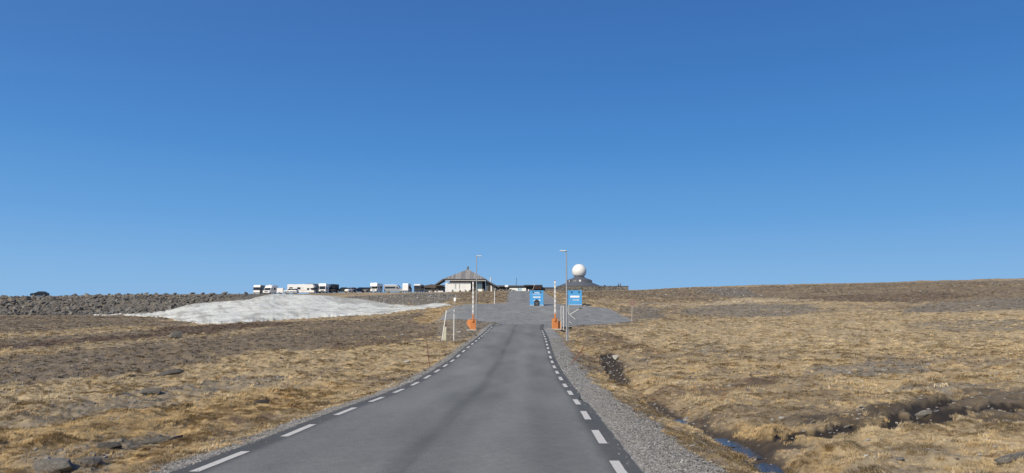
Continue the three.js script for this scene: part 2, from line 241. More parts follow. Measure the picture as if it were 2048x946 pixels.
function cover(x, d) {                               // share of each cover at a place
  for (const t of types) wt[t] = 0;
  const n1 = fbm(x * .11 + 3, d * .11, 3), n2 = fbm(x * .5, d * .5 + 5, 2), n3 = fbm(x * 1.7 + 8, d * 1.7, 2);
  let g = clamp(.72 + n1 * .9 + n2 * .8 );
  wt.tan = g * .55; wt.gold = g * .45 * clamp(.5 + n2 * 1.2 + n1); wt.pale = g * clamp(-.1 + n3 * 1.2 - n2 * .6) * .7;
  wt.heath = (1 - g) * .7; wt.brown = clamp(-.12 + .9 * n3 - n1 * .7) * .9 + (1 - g) * .15; wt.grey = (1 - g) * clamp(.3 + n2 * 1.6);
  { let s0 = 0; for (const t of types) { wt[t] = Math.max(0, wt[t]); s0 += wt[t]; } for (const t of types) wt[t] /= s0 || 1; }
  for (const p of patches) {
    if (x < p.x0 - p.pad || x > p.x1 + p.pad || d < p.d0 - p.pad || d > p.d1 + p.pad) continue;
    const a = p.warp * (noise(x * p.wf + 3.1, d * p.wf) + .6 * noise(x * p.wf * 3.1, d * p.wf * 3.1 + 7)), b = p.warp * (noise(x * p.wf, d * p.wf + 40) + .6 * noise(x * p.wf * 3.3 + 11, d * p.wf * 3.3));
    const q = polyDist(p.p, x + a, d + b); if (q > p.soft) continue;
    const k = p.w * ss(p.soft, -p.soft, q) * clamp(1 + n3 * 1.6 + n2 * .7, p.type === 'peat' ? .5 : p.type === 'rubble' ? .75 : p.type === 'tan' || p.type === 'gold' ? .62 : .3, 1);
    for (const t of types) wt[t] *= 1 - k; wt[p.type] += k;
  }
  if (x > 1.5 && d > 6 && d < 80) { const q = chan(x + .1 * noise(x * 5, d * 5), d), k = ss(.085, .15, q); if (k > 0) { for (const t of types) wt[t] *= 1 - k; wt.peat += k; } }
  // verge of the road: crushed stone, wide on the right
  const e = onAsphalt(x, d);
  if (e < 9) {
    const right = x > roadC(d), jag = .35 * noise(x * 1.3, d * .6) + .25 * noise(x * 4, d * 3);
    const w = d < 97 ? (right ? 1.15 : .42) : .12, k = ss(w + .35, w - .15, e + jag), k2 = right && d < 90 ? .55 * ss(2.9, .9, e + jag * 2) * clamp(.55 + n3 * 1.3) : .4 * ss(1.4, .4, e + jag);
    for (const t of types) wt[t] *= (1 - k) * (1 - k2); wt.gravel += k; wt.grey += k2 * (1 - k);
    if (right && d < 55 && e > 2.2 && e < 4.3) { const kk = .3 * (1 - Math.abs(e - 3.1) / 1.1); for (const t of types) wt[t] *= 1 - Math.max(0, kk); wt.brown += Math.max(0, kk); }
  }
  let s = 0; for (const t of types) { wt[t] = Math.max(0, wt[t]); s += wt[t]; } for (const t of types) wt[t] /= s || 1;
  return wt;
}

// ---------- terrain ----------
const groundTex = noiseTex(512, (u, v) => { const f = .45 * tnoise(u, v, 8) + .5 * tnoise(u, v, 24, 1) + .5 * tnoise(u, v, 64, 2) + .4 * tnoise(u, v, 150, 3); return .80 + .24 * f; });
groundTex.repeat.set(1, 1);
{
  const ang = []; for (let a = -180; a < 180;) { ang.push(a); const k = Math.abs(a + .001); a += k < 39 ? .108 : k < 46 ? .7 : k < 60 ? 2 : 6; if (Math.abs(a) < 39 && ang[ang.length - 1] < -39) a = -39; }
  ang.push(180);
  const rad = [.4, 1.2, 2.2, 3.2, 4.2]; for (let r = 5; r < 420; r *= 1.0086) rad.push(r); for (let r = 425; r < 4200; r *= 1.18) rad.push(r);
  const n = ang.length, m = rad.length, pos = new Float32Array(n * m * 3), col = new Float32Array(n * m * 3), uv = new Float32Array(n * m * 2), idx = [];
  let lastJ = 0;
  for (let i = 0; i < m; i++) for (let j = 0; j < n; j++) {
    const a = ang[j] * Math.PI / 180, x = Math.sin(a) * rad[i], d = Math.cos(a) * rad[i], k = i * n + j;
    pos[k * 3] = x; pos[k * 3 + 1] = land(x, d); pos[k * 3 + 2] = -d; uv[k * 2] = x / 2.6; uv[k * 2 + 1] = d / 2.6;
    const w = cover(x, d), v = 1 + .22 * noise(x * 3.7, d * 3.7) + .16 * noise(x * 9.3, d * 9.3 + 3) + .16 * noise(x * .7, d * .7) + .16 * noise(x * .3 + 6, d * .3) * ss(30, 90, d) + .16 * noise(x * 1.5, d * 1.5 + 3);
    for (let c = 0; c < 3; c++) { let s = 0; for (const t of types) if (w[t] > 0) s += w[t] * C[t][c]; col[k * 3 + c] = s * v * 1.05; }
    if (i && j) { const q = k - n; idx.push(q - 1, q, k, q - 1, k, k - 1); }
  }
  const g = new THREE.BufferGeometry(); g.setAttribute('position', new THREE.BufferAttribute(pos, 3)); g.setAttribute('color', new THREE.BufferAttribute(col, 3)); g.setAttribute('uv', new THREE.BufferAttribute(uv, 2)); g.setIndex(idx); g.computeVertexNormals();
  const t = shade(new THREE.Mesh(g, new THREE.MeshStandardMaterial({ vertexColors: true, map: groundTex, bumpMap: groundTex, bumpScale: .035, roughness: 1 }))); t.name = 'terrain'; t.userData.kind = 'structure'; scene.add(t);
  console.log('terrain', n, m);
}

// ---------- asphalt ----------
const aspTex = noiseTex(1024, (u, v) => { const a = tnoise(u, v, 120, 5), b = tnoise(u, v, 62, 6), c = tnoise(u, v, 14, 7); const chip = a > .55 ? .28 : a < -.5 ? -.16 : 0; return .70 + .20 * a + .16 * b + .08 * c + chip * 1.3; });
const asphalt = new THREE.MeshStandardMaterial({ vertexColors: true, map: aspTex, bumpMap: aspTex, bumpScale: .006, roughness: .88 });
function sheet(name, P, nu, nv, tint, lift, parent, m = asphalt) { // P(s, t) -> [x, d]
  const pos = [], col = [], uv = [], idx = [];
  for (let i = 0; i <= nv; i++) for (let j = 0; j <= nu; j++) { const [x, d] = P(j / nu, i / nv); pos.push(x, surf(x, d) + lift, -d); const c = tint(x, d); col.push(c[0], c[1], c[2]); uv.push(x / 1.7, d / 1.7); if (i && j) { const k = i * (nu + 1) + j, q = k - nu - 1; idx.push(q - 1, q, k, q - 1, k, k - 1); } }
  const g = new THREE.BufferGeometry(); g.setAttribute('position', new THREE.Float32BufferAttribute(pos, 3)); g.setAttribute('color', new THREE.Float32BufferAttribute(col, 3)); g.setAttribute('uv', new THREE.Float32BufferAttribute(uv, 2)); g.setIndex(idx); g.computeVertexNormals();
  const o = shade(new THREE.Mesh(g, m)); o.name = name; (parent || scene).add(o); if (!parent) o.userData.kind = 'structure'; return o;
}
const edgeJag = (d, s) => .035 * noise(d * .9 + s, s * 7) + .02 * noise(d * 3.1, s) + (s > 0 ? .16 * Math.exp(-(((d - 23.3) / 1.1) ** 2)) * -1 : 0);
const dRoad = t => { const k = Math.exp(lerp(Math.log(14), Math.log(110), t)) - 14; return k - 4 > 96.5 ? 96.5 : k - 4; };
const roadEnd = 96.0;
const road = sheet('road', (s, t) => { const d = -5 + (roadEnd + 5) * (t * .55 + .45 * t * t), w = HALF, q = (s - .5) * 2; const e = Math.abs(q) > .999 ? edgeJag(d, Math.sign(q)) : 0; return [roadC(d) + q * (w + e), d]; }, 72, 620, (x, d) => {
  const s = x - roadC(d), n = fbm(x * .9, d * .16, 3), n2 = fbm(x * 2.4, d * 2.4, 2);
  const pt = fbm(x * .35 + 30, d * .09 + 4, 3); let v = .236 + .06 * n + .03 * n2 + .03 * ss(.1, .4, pt) - .03 * ss(.1, .4, -pt);
  v *= 1 - .48 * ss(2.72 + .08 * n, 2.98 + .08 * n, Math.abs(s));                          // unworn, still tarry margin
  v *= 1 + .12 * Math.exp(-(((Math.abs(s + .1) - 1.35) / .55) ** 2));                        // stone worn bare in the wheel tracks
  const seam = s + .22 + .12 * noise(d * .12, 3) + .03 * noise(d * .9, 8);
  v *= 1 - .32 * Math.exp(-((seam / .2) ** 2)) * clamp(.8 + .6 * noise(d * .2, 2)) - .16 * Math.exp(-(((seam - .16) / .05) ** 2)) * ss(.0, .4, noise(d * .2, 12) + .1); v *= 1 - .10 * Math.exp(-(((s - 1.9) / .35) ** 2)) * clamp(.6 + noise(d * .1, 21)) + .07 * Math.exp(-(((s + 2.3) / .3) ** 2));
  return [v * .98, v * 1.0, v * .91];
}, .012);
const crossTint = (x, d) => { const n = fbm(x * .16, d * .16, 4), n2 = fbm(x * .7 + 4, d * .7, 3); let v = .325 + .06 * n + .05 * n2; const k = ss(.12, .3, n2 + n * .6); v *= 1 - .3 * k; const worn = ss(.05, .35, fbm(x * .3 + 20, d * .12, 3)); const cr = noise(x * .22 + .8 * noise(x * .5, d * .5), d * .3 + .5 * noise(x * .6, d * .4)); v *= 1 - .3 * Math.exp(-((cr / .035) ** 2)); return [lerp(v * .985, .40, worn * .6), lerp(v, .402, worn * .6), lerp(v * .93, .372, worn * .6)]; };
const junction = sheet('side_road', (s, t) => { const x = lerp(crossX0, crossX1, s); return [x, lerp(crossLo(x), crossHi(x), t)]; }, 110, 60, crossTint, .004);
const hill = sheet('hill_road', (s, t) => { const d = lerp(122, 318, t); return [lerp(hillL(d), hillR(d), s), d]; }, 40, 220, (x, d) => { const c = crossTint(x, d), m = (hillL(d) + hillR(d)) / 2, s = x - m; const k = 1 - .16 * Math.exp(-(((Math.abs(s) - 1.6) / .8) ** 2)); return c.map(v => v * k); }, .000);
const lineTex = noiseTex(256, (u, v) => .9 + .1 * tnoise(u, v, 40, 9) - (tnoise(u, v, 90, 4) > .5 ? .4 : 0) - (tnoise(u, v, 12, 2) > .55 ? .18 : 0));
const lineMat = new THREE.MeshStandardMaterial({ color: lcol(.66, .64, .57), map: lineTex, roughness: .7 });
function dash(parent, name, d0, d1, off, w) { const n = 8, pos = [], idx = [], uv = []; for (let i = 0; i <= n; i++) { const d = lerp(d0, d1, i / n); for (const s of [-1, 1]) { const x = roadC(d) + off + s * (w / 2 + .007 * noise(d * 7, off + s)); pos.push(x, surf(x, d) + .018, -d); uv.push(x, d); } if (i) { const k = i * 2; idx.push(k - 2, k - 1, k + 1, k - 2, k + 1, k); } } const g = new THREE.BufferGeometry(); g.setAttribute('position', new THREE.Float32BufferAttribute(pos, 3)); g.setAttribute('uv', new THREE.Float32BufferAttribute(uv, 2)); g.setIndex(idx); g.computeVertexNormals(); return part(parent, name, g, lineMat); }
for (let k = -2; k < 22; k++) {
  const s = 10.82 + k * 3.785; if (s > -5) dash(road, 'edge_line_dash', s, s + 1.9, -3, .15);
  const q = 9.865 + k * 3.785 - 7.57; if (q > -5 && q < 86) dash(road, 'edge_line_dash', q, q + 1.9, 3, .15);
}
{ // faded white dashes on the road to the right
  const put = (a, b) => { const A = groundAt(...a), B = groundAt(...b), pos = [], idx = []; const w = .1, dx = B[0] - A[0], dd = B[1] - A[1], L = Math.hypot(dx, dd), nx = -dd / L * w, nd = dx / L * w; for (let i = 0; i <= 4; i++) for (const s of [-1, 1]) { const x = lerp(A[0], B[0], i / 4) + s * nx, d = lerp(A[1], B[1], i / 4) + s * nd; pos.push(x, surf(x, d) + .014, -d); if (i && s > 0) { const k = i * 2; idx.push(k - 2, k, k - 1, k - 1, k, k + 1); } } const g = new THREE.BufferGeometry(); g.setAttribute('position', new THREE.Float32BufferAttribute(pos, 3)); g.setAttribute('uv', new THREE.Float32BufferAttribute(pos.filter((_, i) => i % 3 !== 1), 2)); g.setIndex(idx); g.computeVertexNormals(); part(junction, 'faded_line_dash', g, lineMat); };
  put([1168, 627], [1181, 627.2]); put([1187, 627.3], [1199, 627.6]); put([1178, 635.2], [1184, 635.4]); put([1197, 635.6], [1204, 636]); put([1206, 636.2], [1212, 636.6]);
}

// ---------- water in the ditch and the bog ----------
const waterMat = new THREE.MeshPhysicalMaterial({ color: lcol(.020, .019, .017), roughness: .16, ior: 1.33, specularIntensity: 1, bumpMap: groundTex, bumpScale: .004 });
{ // still water fills the lowest few centimetres of each stretch of ditch; the banks cut its outline
  const seeds = pools.map(p => [p.x, p.d, Math.max(p.rx, p.rd) * .9, .055]);
  for (const c of [channels[1], channels[2]]) for (let i = 1; i < c.p.length; i++) for (let t = 0; t < 1; t += .5) if (i > 3 && rnd() < .7) seeds.push([lerp(c.p[i - 1][0], c.p[i][0], t), lerp(c.p[i - 1][1], c.p[i][1], t), rr(.25, .5), rr(.022, .045)]);
  for (const [sx, sd, R, dep] of seeds) {
    const st = .05, n = Math.ceil(R / st), H = []; let lo = 1e9;
    for (let i = -n; i <= n; i++) for (let j = -n; j <= n; j++) { const h = land(sx + i * st, sd + j * st); H.push(h); if (Math.hypot(i, j) <= n && h < lo) lo = h; }
    const lv = lo + dep, w = 2 * n + 1, pos = [], idx = [], uv = [], id = new Map(), vid = (i, j) => { const k = i * w + j; if (!id.has(k)) { id.set(k, pos.length / 3); pos.push((i - n) * st, 0, -(j - n) * st); uv.push(sx + (i - n) * st, sd + (j - n) * st); } return id.get(k); };
    for (let i = 0; i < w - 1; i++) for (let j = 0; j < w - 1; j++) { if (Math.hypot(i + .5 - n, j + .5 - n) > n) continue; if (Math.min(H[i * w + j], H[(i + 1) * w + j], H[i * w + j + 1], H[(i + 1) * w + j + 1]) > lv) continue; const A = vid(i, j), B = vid(i + 1, j), Cc = vid(i + 1, j + 1), Dd = vid(i, j + 1); idx.push(A, B, Cc, A, Cc, Dd); }
    if (idx.length < 60) continue;
    const g = new THREE.BufferGeometry(); g.setAttribute('position', new THREE.Float32BufferAttribute(pos, 3)); g.setAttribute('uv', new THREE.Float32BufferAttribute(uv, 2)); g.setIndex(idx); g.computeVertexNormals();
    const o = shade(new THREE.Mesh(g, waterMat)); o.name = numbered('water'); o.userData.kind = 'structure'; o.position.set(sx, lv, -sd); scene.add(o);
  }
}

// ---------- rocks ----------
function rockGeo(s0, detail = 2, flat = .6, cuts = 9) { // a block chipped by planes: flat faces, hard edges
  const keep = seed; seed = s0 * 7919 + 13;
  const g = new THREE.BoxGeometry(2, 2, 2, detail + 1, detail + 1, detail + 1), p = g.attributes.position, planes = [];
  for (let k = 0; k < cuts; k++) { const v = new THREE.Vector3(rr(-1, 1), rr(-1, 1), rr(-1, 1)).normalize(); planes.push([v, rr(.5, .9)]); }
  const sx = rr(.95, 1.45), sz = rr(.75, 1.1), v = new THREE.Vector3(), w = new THREE.Vector3(), kx = rr(-.35, .35), kz = rr(-.35, .35);
  for (let i = 0; i < p.count; i++) { v.fromBufferAttribute(p, i); w.copy(v).normalize(); v.lerp(w, .45); for (const [q, c] of planes) { const t = v.dot(q); if (t > c) v.addScaledVector(q, c - t); } const n = .05 * noise(v.x * 2.3 + s0, v.y * 2.3 + v.z * 1.7); v.multiplyScalar(1 + n); p.setXYZ(i, (v.x + kx * v.y) * sx, (v.y + kz * v.x * .5) * flat * 1.1, (v.z + kz * v.y) * sz); }
  seed = keep; g.computeVertexNormals(); return g;
}
const rockTex = noiseTex(256, (u, v) => { const f = .6 * tnoise(u, v, 6, 2) + .5 * tnoise(u, v, 20, 3) + .4 * tnoise(u, v, 60, 4); const cr = tnoise(u, v, 5, 8) + .4 * tnoise(u, v, 14, 9); return .80 + .32 * f - .3 * Math.exp(-((cr / .05) ** 2)); });
const rockMats = [[.155, .148, .135], [.20, .19, .17], [.115, .108, .10], [.24, .225, .195], [.17, .15, .125]].map(c => new THREE.MeshStandardMaterial({ color: lcol(...c), map: rockTex, bumpMap: rockTex, bumpScale: .02, roughness: .95, flatShading: true }));
const rocks = [...Array(12).keys()].map(i => rockGeo(i + 1, 1, rr(.45, .8), 10));
const rocksFine = [...Array(5).keys()].map(i => rockGeo(i + 41, 4, .6, 16));
// rubble bank below the car park
{
  const e = thing('rubble_embankment', 'long steep bank of tumbled dark grey boulders below the car park', 'embankment', [-110, surf(-110, 200), -200]);
  const spots = [];
  for (let k = 0; k < 4600; k++) { const px = rr(-60, 660), u = dirOf(px, 610)[0]; const t = Math.pow(rnd(), .8), d = lerp(196.5, 217.6, t); const x = u * d; if (x > -28) continue; const big = rr(0, 1) ** 3; spots.push([x, d, (.18 + .62 * big * (px < 360 ? 1 : .75)) * (t > .86 ? .4 : 1), px, t]); }
  spots.sort((a, b) => b[2] - a[2]);
  const vis = s => s[3] > 0 && !(s[3] > 345 && s[4] < .9 && s[3] < 640 && s[4] < lin([[345, .1], [420, .62], [500, .85], [560, 1]])(s[3]));
  const shown = spots.filter(vis), q = new THREE.Quaternion(), eu = new THREE.Euler(), S = new THREE.Vector3(), M = new THREE.Matrix4();
  shown.slice(0, 300).forEach(([x, d, s], i) => { const o = part(e, 'boulder', rocks[i % 12], rockMats[(i * 7) % 5], [x + 110, surf(x, d) + s * .12 - e.position.y, -d + 200], [rr(-.7, 1.1), rr(0, 6), rr(-.8, .8)]); o.scale.set(s, s * rr(.7, 1), s); });
  const rest = shown.slice(300), per = 4;
  for (let k = 0; k < per; k++) { const l = rest.filter((_, i) => i % per === k), im = shade(new THREE.InstancedMesh(rocks[k * 3], rockMats[k], l.length)); im.name = 'rubble'; im.userData.kind = 'stuff'; l.forEach(([x, d, s], i) => { M.compose(new THREE.Vector3(x + 110, surf(x, d) + s * .1 - e.position.y, -d + 200), q.setFromEuler(eu.set(rr(-.8, .8), rr(0, 6), rr(-.8, .8))), S.set(s, s * .8, s)); im.setMatrixAt(i, M); }); e.add(im); }
}
// boulders lined up along the rim of the car park
[[8, 10, .8], [36, 8, .5], [55, 7, .45], [122, 6, .3], [150, 10, .75], [174, 12, .7], [200, 10, .4], [218, 14, .45], [238, 9, .65], [257, 9, .6], [275, 9, .55], [293, 9, .7], [313, 9, .55], [332, 9, .6], [350, 9, .6], [385, 8, .75], [405, 8, .55], [427, 12, .7], [449, 12, .95], [492, 9, .75]].forEach(([px, , s]) => {
  const d = 217.6, x = dirOf(px, 590)[0] * d, o = shade(new THREE.Mesh(rocks[Math.floor(rr(0, 12))], rockMats[Math.floor(rr(0, 5))])); o.name = numbered('rim_boulder'); o.scale.set(s, s * .85, s); o.position.set(x, land(x, d) + s * .34, -d); o.rotation.set(0, rr(0, 6), rr(-.1, .1)); scene.add(o);
  tag(o, 'grey boulder in the spaced row along the rim of the rubble bank', 'boulder', 'boulders along the rim of the rubble bank');
});
// boulders in front of the hall
[[905, 583, .55], [920, 580.5, .5], [932, 584, .5], [939, 584.5, .5], [953, 583, .6], [967, 582, .6], [990, 579, .8], [905.5, 584, .3], [862, 580.5, .5]].forEach(([px, py, s]) => {
  const d = 257, x = dirOf(px, 583)[0] * d, o = shade(new THREE.Mesh(rocks[Math.floor(rr(0, 12))], rockMats[3])); o.name = numbered('forecourt_boulder'); o.scale.set(s * .8, s * 1.5, s * .8); o.position.set(x, land(x, d) + s * .45, -d); o.rotation.y = rr(0, 6); scene.add(o);
  tag(o, 'upright pale boulder in the row before the pyramid roofed hall', 'boulder', 'boulders in front of the hall');
});
function rock(px, py, s, label, m = 1, sc = [1, .6, .8], turn = 0, up = .25, geo = rocksFine[Math.floor(px) % 5]) { const [x, d] = groundAt(px, py), o = shade(new THREE.Mesh(geo, rockMats[m])); o.name = numbered('rock'); o.scale.set(s * sc[0], s * sc[1], s * sc[2]); o.position.set(x, land(x, d) + s * sc[1] * up, -d); o.rotation.set(rr(-.08, .12), turn, rr(-.1, .1)); scene.add(o); return tag(o, label, 'rock'); }
rock(112, 940, .44, 'broad flat grey bedrock slab sunk in dry grass, largest rock left of the road', 1, [1.05, .62, .5], .12, .12);
rock(182, 932, .22, 'cracked grey rock lying at the right end of the flat bedrock slab', 1, [1, .8, .7], .9, .2);
rock(222, 902, .2, 'low dark grey rock between the bedrock slab and the paired rocks', 2, [1.5, .7, .6], .3, .2);
rock(305, 880, .22, 'rounded grey rock, bigger of a pair in golden grass', 1, [1.3, .8, .7], .2, .3);
rock(345, 878, .15, 'smaller grey rock of a pair in golden grass', 1, [1, .9, .8], 1.1, .3);
rock(275, 890, .16, 'flat grey stone at the foot of a pair of rocks', 4, [1.3, .7, .8], .5, .1);
rock(520, 807, .22, 'single dark angular rock standing alone in golden grass', 2, [1, .9, .7], .5, .3);
rock(338, 752, .55, 'dark slanting rock on the border of brown heath and pale grass', 2, [1.3, .75, .5], .3, .2);
rock(300, 790, .32, 'grey rock on the gravelly band left of the road', 1, [1.1, .95, .7], .1, .2);
rock(350, 679, .75, 'grey pointed rock in the brown heath below the snow bank', 1, [.7, 1.3, .6], .4, .3);
rock(1848, 831, .2, 'pale pointed rock in the black peat hollow', 3, [1.25, 1.2, .6], .2, .35);
rock(1694, 853, .1, 'small pale stone at the edge of the peat hollow', 3, [1.3, .8, .7], .2, .3);
rock(1232, 719, .24, 'white stone at the top of the ditch', 3, [1, 1.1, .7], .2, .4).material = mat([.5, .49, .45], .9, { flatShading: true, map: rockTex });
rock(1275, 723, .3, 'flat grey stone lying on dry grass beside the ditch', 1, [1.5, .5, .5], .1, .25);
rock(814, 726, .2, 'white rounded stone lying alone in pale grass left of the road', 3, [1, 1, .8], .2, .35).material = mat([.6, .58, .52], .9, { map: rockTex });
rock(2030, 936, .26, 'grey rock under a tuft of golden grass at the meadow edge', 1, [1.3, .8, .8], .2, .15);

// ---------- snow bank lying against the rubble bank ----------
{
  const bot = lin([[170, 628.6], [200, 629.5], [250, 631], [300, 633], [340, 636], [352, 641], [372, 646], [400, 648.5], [450, 648], [500, 645.5], [560, 641], [640, 637], [720, 632], [780, 627], [830, 620], [870, 616], [905, 612.5], [925, 611]]);
  const top = lin([[170, 628.2], [220, 627.8], [290, 627], [310, 625], [340, 618], [370, 611], [400, 606], [450, 602], [500, 597], [520, 591], [545, 588.6], [580, 588.2], [620, 588.2], [650, 590.5], [690, 595], [730, 599], [760, 604.5], [800, 611], [830, 612.5], [860, 608.5], [890, 607.5], [925, 609.5]]);
  const nu = 420, nv = 70, pos = [], col = [], uv = [], idx = [];
  const PXs = [...Array(nu + 1).keys()].map(i => lerp(172, 906, i / nu)), smooth = (l, n) => { for (let k = 0; k < n; k++) l = l.map((v, i) => (l[Math.max(0, i - 1)] + 2 * v + l[Math.min(nu, i + 1)]) / 4); return l; };
  const dA = smooth(PXs.map(px => groundAt(px, bot(px))[1]), 10), dT = smooth(PXs.map((px, i) => Math.min(groundAt(px, top(px))[1], 223)), 40);
  PXs.forEach((px, i) => {
    const b = bot(px), t = Math.min(b - .5, top(px)), thick = Math.min(1, (b - t) / 12), u = dirOf(px, 615)[0], wob = noise(u * 90, 3) * 2.4 + noise(u * 260, 8) * 1.3;
    for (let j = 0; j <= nv; j++) {
      const s = j / nv, d0 = dA[i], d = lerp(d0, Math.max(dT[i], d0 + .5), s) + wob * ((1 - s) ** 6 * (dA[i] / 150) + s ** 8 * .4), x = u * d;
      const py = lerp(b, t, Math.pow(s, .86)), line = EYE + dirOf(px, py)[1] * d, edge = ss(0, .05, s) * ss(1, .97, s) * ss(0, .02, i / nu) * ss(1, .985, i / nu);
      const bump = (.30 * noise(x * .10, d * .10) + .15 * noise(x * .3, d * .22) + .05 * noise(x * .9 + d * .5, d * .2) + .02 * noise(x * 2.6, d * 2.2)) * thick;
      const base = surf(x, d) + relief(x, d) * .5, h = Math.max(base + .12 * thick + .04 + .5 * Math.max(0, bump), lerp(base, line, .92) + bump);
      pos.push(x, lerp(land(x, d) - .12, h, edge), -d); uv.push(x / 5, d / 5);
      // wind-blown grit lying in the surface, in drifts and specks
      const grit = clamp(.35 + .8 * fbm(x * .16 + 7, d * .10, 4) + .3 * noise(x * 1.1, d * .8)), speck = ss(.40, .66, noise(x * 1.3 + 50, d * .8) * .6 + .45 * noise(x * 3.1, d * 2.3)), drift = ss(.0, .40, .7 * fbm(x * .34 + d * .16 + 9, d * .05 - x * .03, 4) + .5 * fbm(x * .07, d * .1, 3) + .1 + .35 * ss(640, 720, px) * ss(.5, .9, s));
      const k = clamp(grit * .28 + drift * .5), c = [lerp(.81, .27, k), lerp(.835, .262, k), lerp(.765, .215, k)];
      col.push(...c.map((v, q) => lerp(v, [.14, .13, .105][q], speck * .6)));
      if (i && j) { const k2 = i * (nv + 1) + j, q = k2 - nv - 1; idx.push(q - 1, k2, q, q - 1, k2 - 1, k2); }
    }
  });
  const g = new THREE.BufferGeometry(); g.setAttribute('position', new THREE.Float32BufferAttribute(pos, 3)); g.setAttribute('color', new THREE.Float32BufferAttribute(col, 3)); g.setAttribute('uv', new THREE.Float32BufferAttribute(uv, 2)); g.setIndex(idx); g.computeVertexNormals();
  const m = shade(new THREE.Mesh(g, new THREE.MeshStandardMaterial({ vertexColors: true, map: rockTex, bumpMap: groundTex, bumpScale: .05, roughness: .9 }))); m.name = 'snow_bank'; scene.add(m);
  tag(m, 'large bank of old grit stained snow against the rubble slope', 'snow bank');
}
// ---------- dry grass, heather sprigs, stones: what nobody could count ----------
const M4 = new THREE.Matrix4(), Q4 = new THREE.Quaternion(), E4 = new THREE.Euler(), V4 = new THREE.Vector3(), S4 = new THREE.Vector3(), K4 = new THREE.Color();
function tuft(n, h, w, spread, lean, s0) { // blades bent over at the tip
  const keep = seed; seed = s0; const pos = [], idx = [], nor = [];
  for (let k = 0; k < n; k++) {
    const a = rr(0, 6.283), r = spread * Math.sqrt(rnd()), bx = Math.cos(a) * r, bz = Math.sin(a) * r, dirA = rr(-1.3, 1.3), l = h * rr(.55, 1.15), L = lean * rr(.4, 1.3), ww = w * rr(.6, 1.2), px = -Math.sin(dirA) * ww / 2, pz = Math.cos(dirA) * ww / 2, o = pos.length / 3;
    const P = [[0, 0, 1], [.45 * L * l, .62 * l, .85], [1.05 * L * l, (.95 - .35 * L) * l, .1]];
    for (const [q, y, f] of P) { const x = bx + Math.cos(dirA) * q, z = bz + Math.sin(dirA) * q; pos.push(x - px * f, y - .01, z - pz * f, x + px * f, y - .01, z + pz * f); const nx = Math.cos(dirA) * -.3, nz = Math.sin(dirA) * -.3; for (let e = 0; e < 2; e++) nor.push(nx, .9, nz); }
    idx.push(o, o + 1, o + 2, o + 1, o + 3, o + 2, o + 2, o + 3, o + 4);
  }
  const g = new THREE.BufferGeometry(); g.setAttribute('position', new THREE.Float32BufferAttribute(pos, 3)); g.setAttribute('normal', new THREE.Float32BufferAttribute(nor, 3)); g.setIndex(idx); g.computeVertexNormals(); seed = keep; return g;
}
const bladeMat = new THREE.MeshStandardMaterial({ color: 0xffffff, roughness: .95, side: THREE.DoubleSide });
function scatter(name, geo, material, count, d0, d1, fn, tall) { // fn(x, d, cover) -> null or {s, c, y}
  const list = [];
  for (let k = 0; k < count; k++) {
    const r = Math.sqrt(lerp(d0 * d0, d1 * d1, rnd())), a = rr(-.665, .665), x = Math.sin(a) * r, d = Math.cos(a) * r, e = onAsphalt(x, d);
    if (e < (tall || .06)) continue; const o = fn(x, d, cover(x, d), e); if (o) list.push([x, d, o]);
  }
  const im = shade(new THREE.InstancedMesh(geo, material, list.length)); im.name = numbered(name); im.userData.kind = 'stuff';
  list.forEach(([x, d, o], i) => { const s = o.s; M4.compose(V4.set(x, (o.on ? surf(x, d) + .012 : land(x, d)) + (o.y || 0), -d), Q4.setFromEuler(E4.set(rr(-.22, .22), 5 * noise(x * .35 + 60, d * .35) + 1.2 * noise(x * 1.9, d * 1.9 + 8) + rr(-.6, .6), rr(-.22, .22))), S4.set(s, s * (o.t || 1), s)); im.setMatrixAt(i, M4); im.setColorAt(i, K4.setRGB(...o.c)); });
  scene.add(im); return list.length;
}
const grassy = w => w.tan + w.gold + w.pale + w.brown * .35, vary = (c, a, b) => { const v = rr(a, b), h = rr(-.06, .06); return [c[0] * v * (1 + h), c[1] * v, c[2] * v * (1 - h * 2)]; };
const grassCol = w => { const r = rnd() * (w.tan + w.gold + w.pale + w.brown * .35); return r < w.tan ? C.tan : r < w.tan + w.gold ? C.gold : r < w.tan + w.gold + w.pale ? C.pale : [.24, .15, .07]; };
const grassFn = (base, mn) => (x, d, w, e) => { const g = grassy(w) * (1 - w.gravel); if (rnd() > g * 1.25 - .1) return null; if (d > 190 && x < -20) return null; const clump = .75 + .7 * noise(x * .95, d * .95) + .4 * noise(x * 3, d * 3); return { s: base * clamp(clump, mn, 1.5) * rr(.7, 1.25) * (e < .8 ? .6 : 1), c: vary(grassCol(w), .62 + .18 * noise(x * .6 + 5, d * .6), 1.22 + .25 * noise(x * .6 + 5, d * .6)) }; };
const heathFn = s => (x, d, w) => { const g = w.heath + w.rust + w.brown + w.grey * .5; if (rnd() > g) return null; if (d > 190 && x < -20) return null; return { s: s * rr(.5, 1.2), c: vary(rnd() < .5 ? C.heath : rnd() < .75 ? C.brown : C.grey, .45, 1.45) }; };
const tA = tuft(24, .085, .0065, .08, 1.15, 11), tB = tuft(28, .075, .006, .11, 1.4, 12), tC = tuft(22, .105, .016, .14, 1.2, 13), tD = tuft(18, .16, .04, .28, 1.1, 14), hA = tuft(18, .05, .010, .08, .7, 15), hB = tuft(14, .09, .04, .2, .8, 16);
let nG = 0;
nG += scatter('dry_grass', tA, bladeMat, 34000, 6, 27, grassFn(1.0, .45));
nG += scatter('dry_grass', tB, bladeMat, 34000, 6, 30, grassFn(1.05, .5));
nG += scatter('dry_grass', tC, bladeMat, 60000, 26, 68, grassFn(1.0, .5));
nG += scatter('dry_grass', tD, bladeMat, 46000, 66, 150, grassFn(.85, .5));
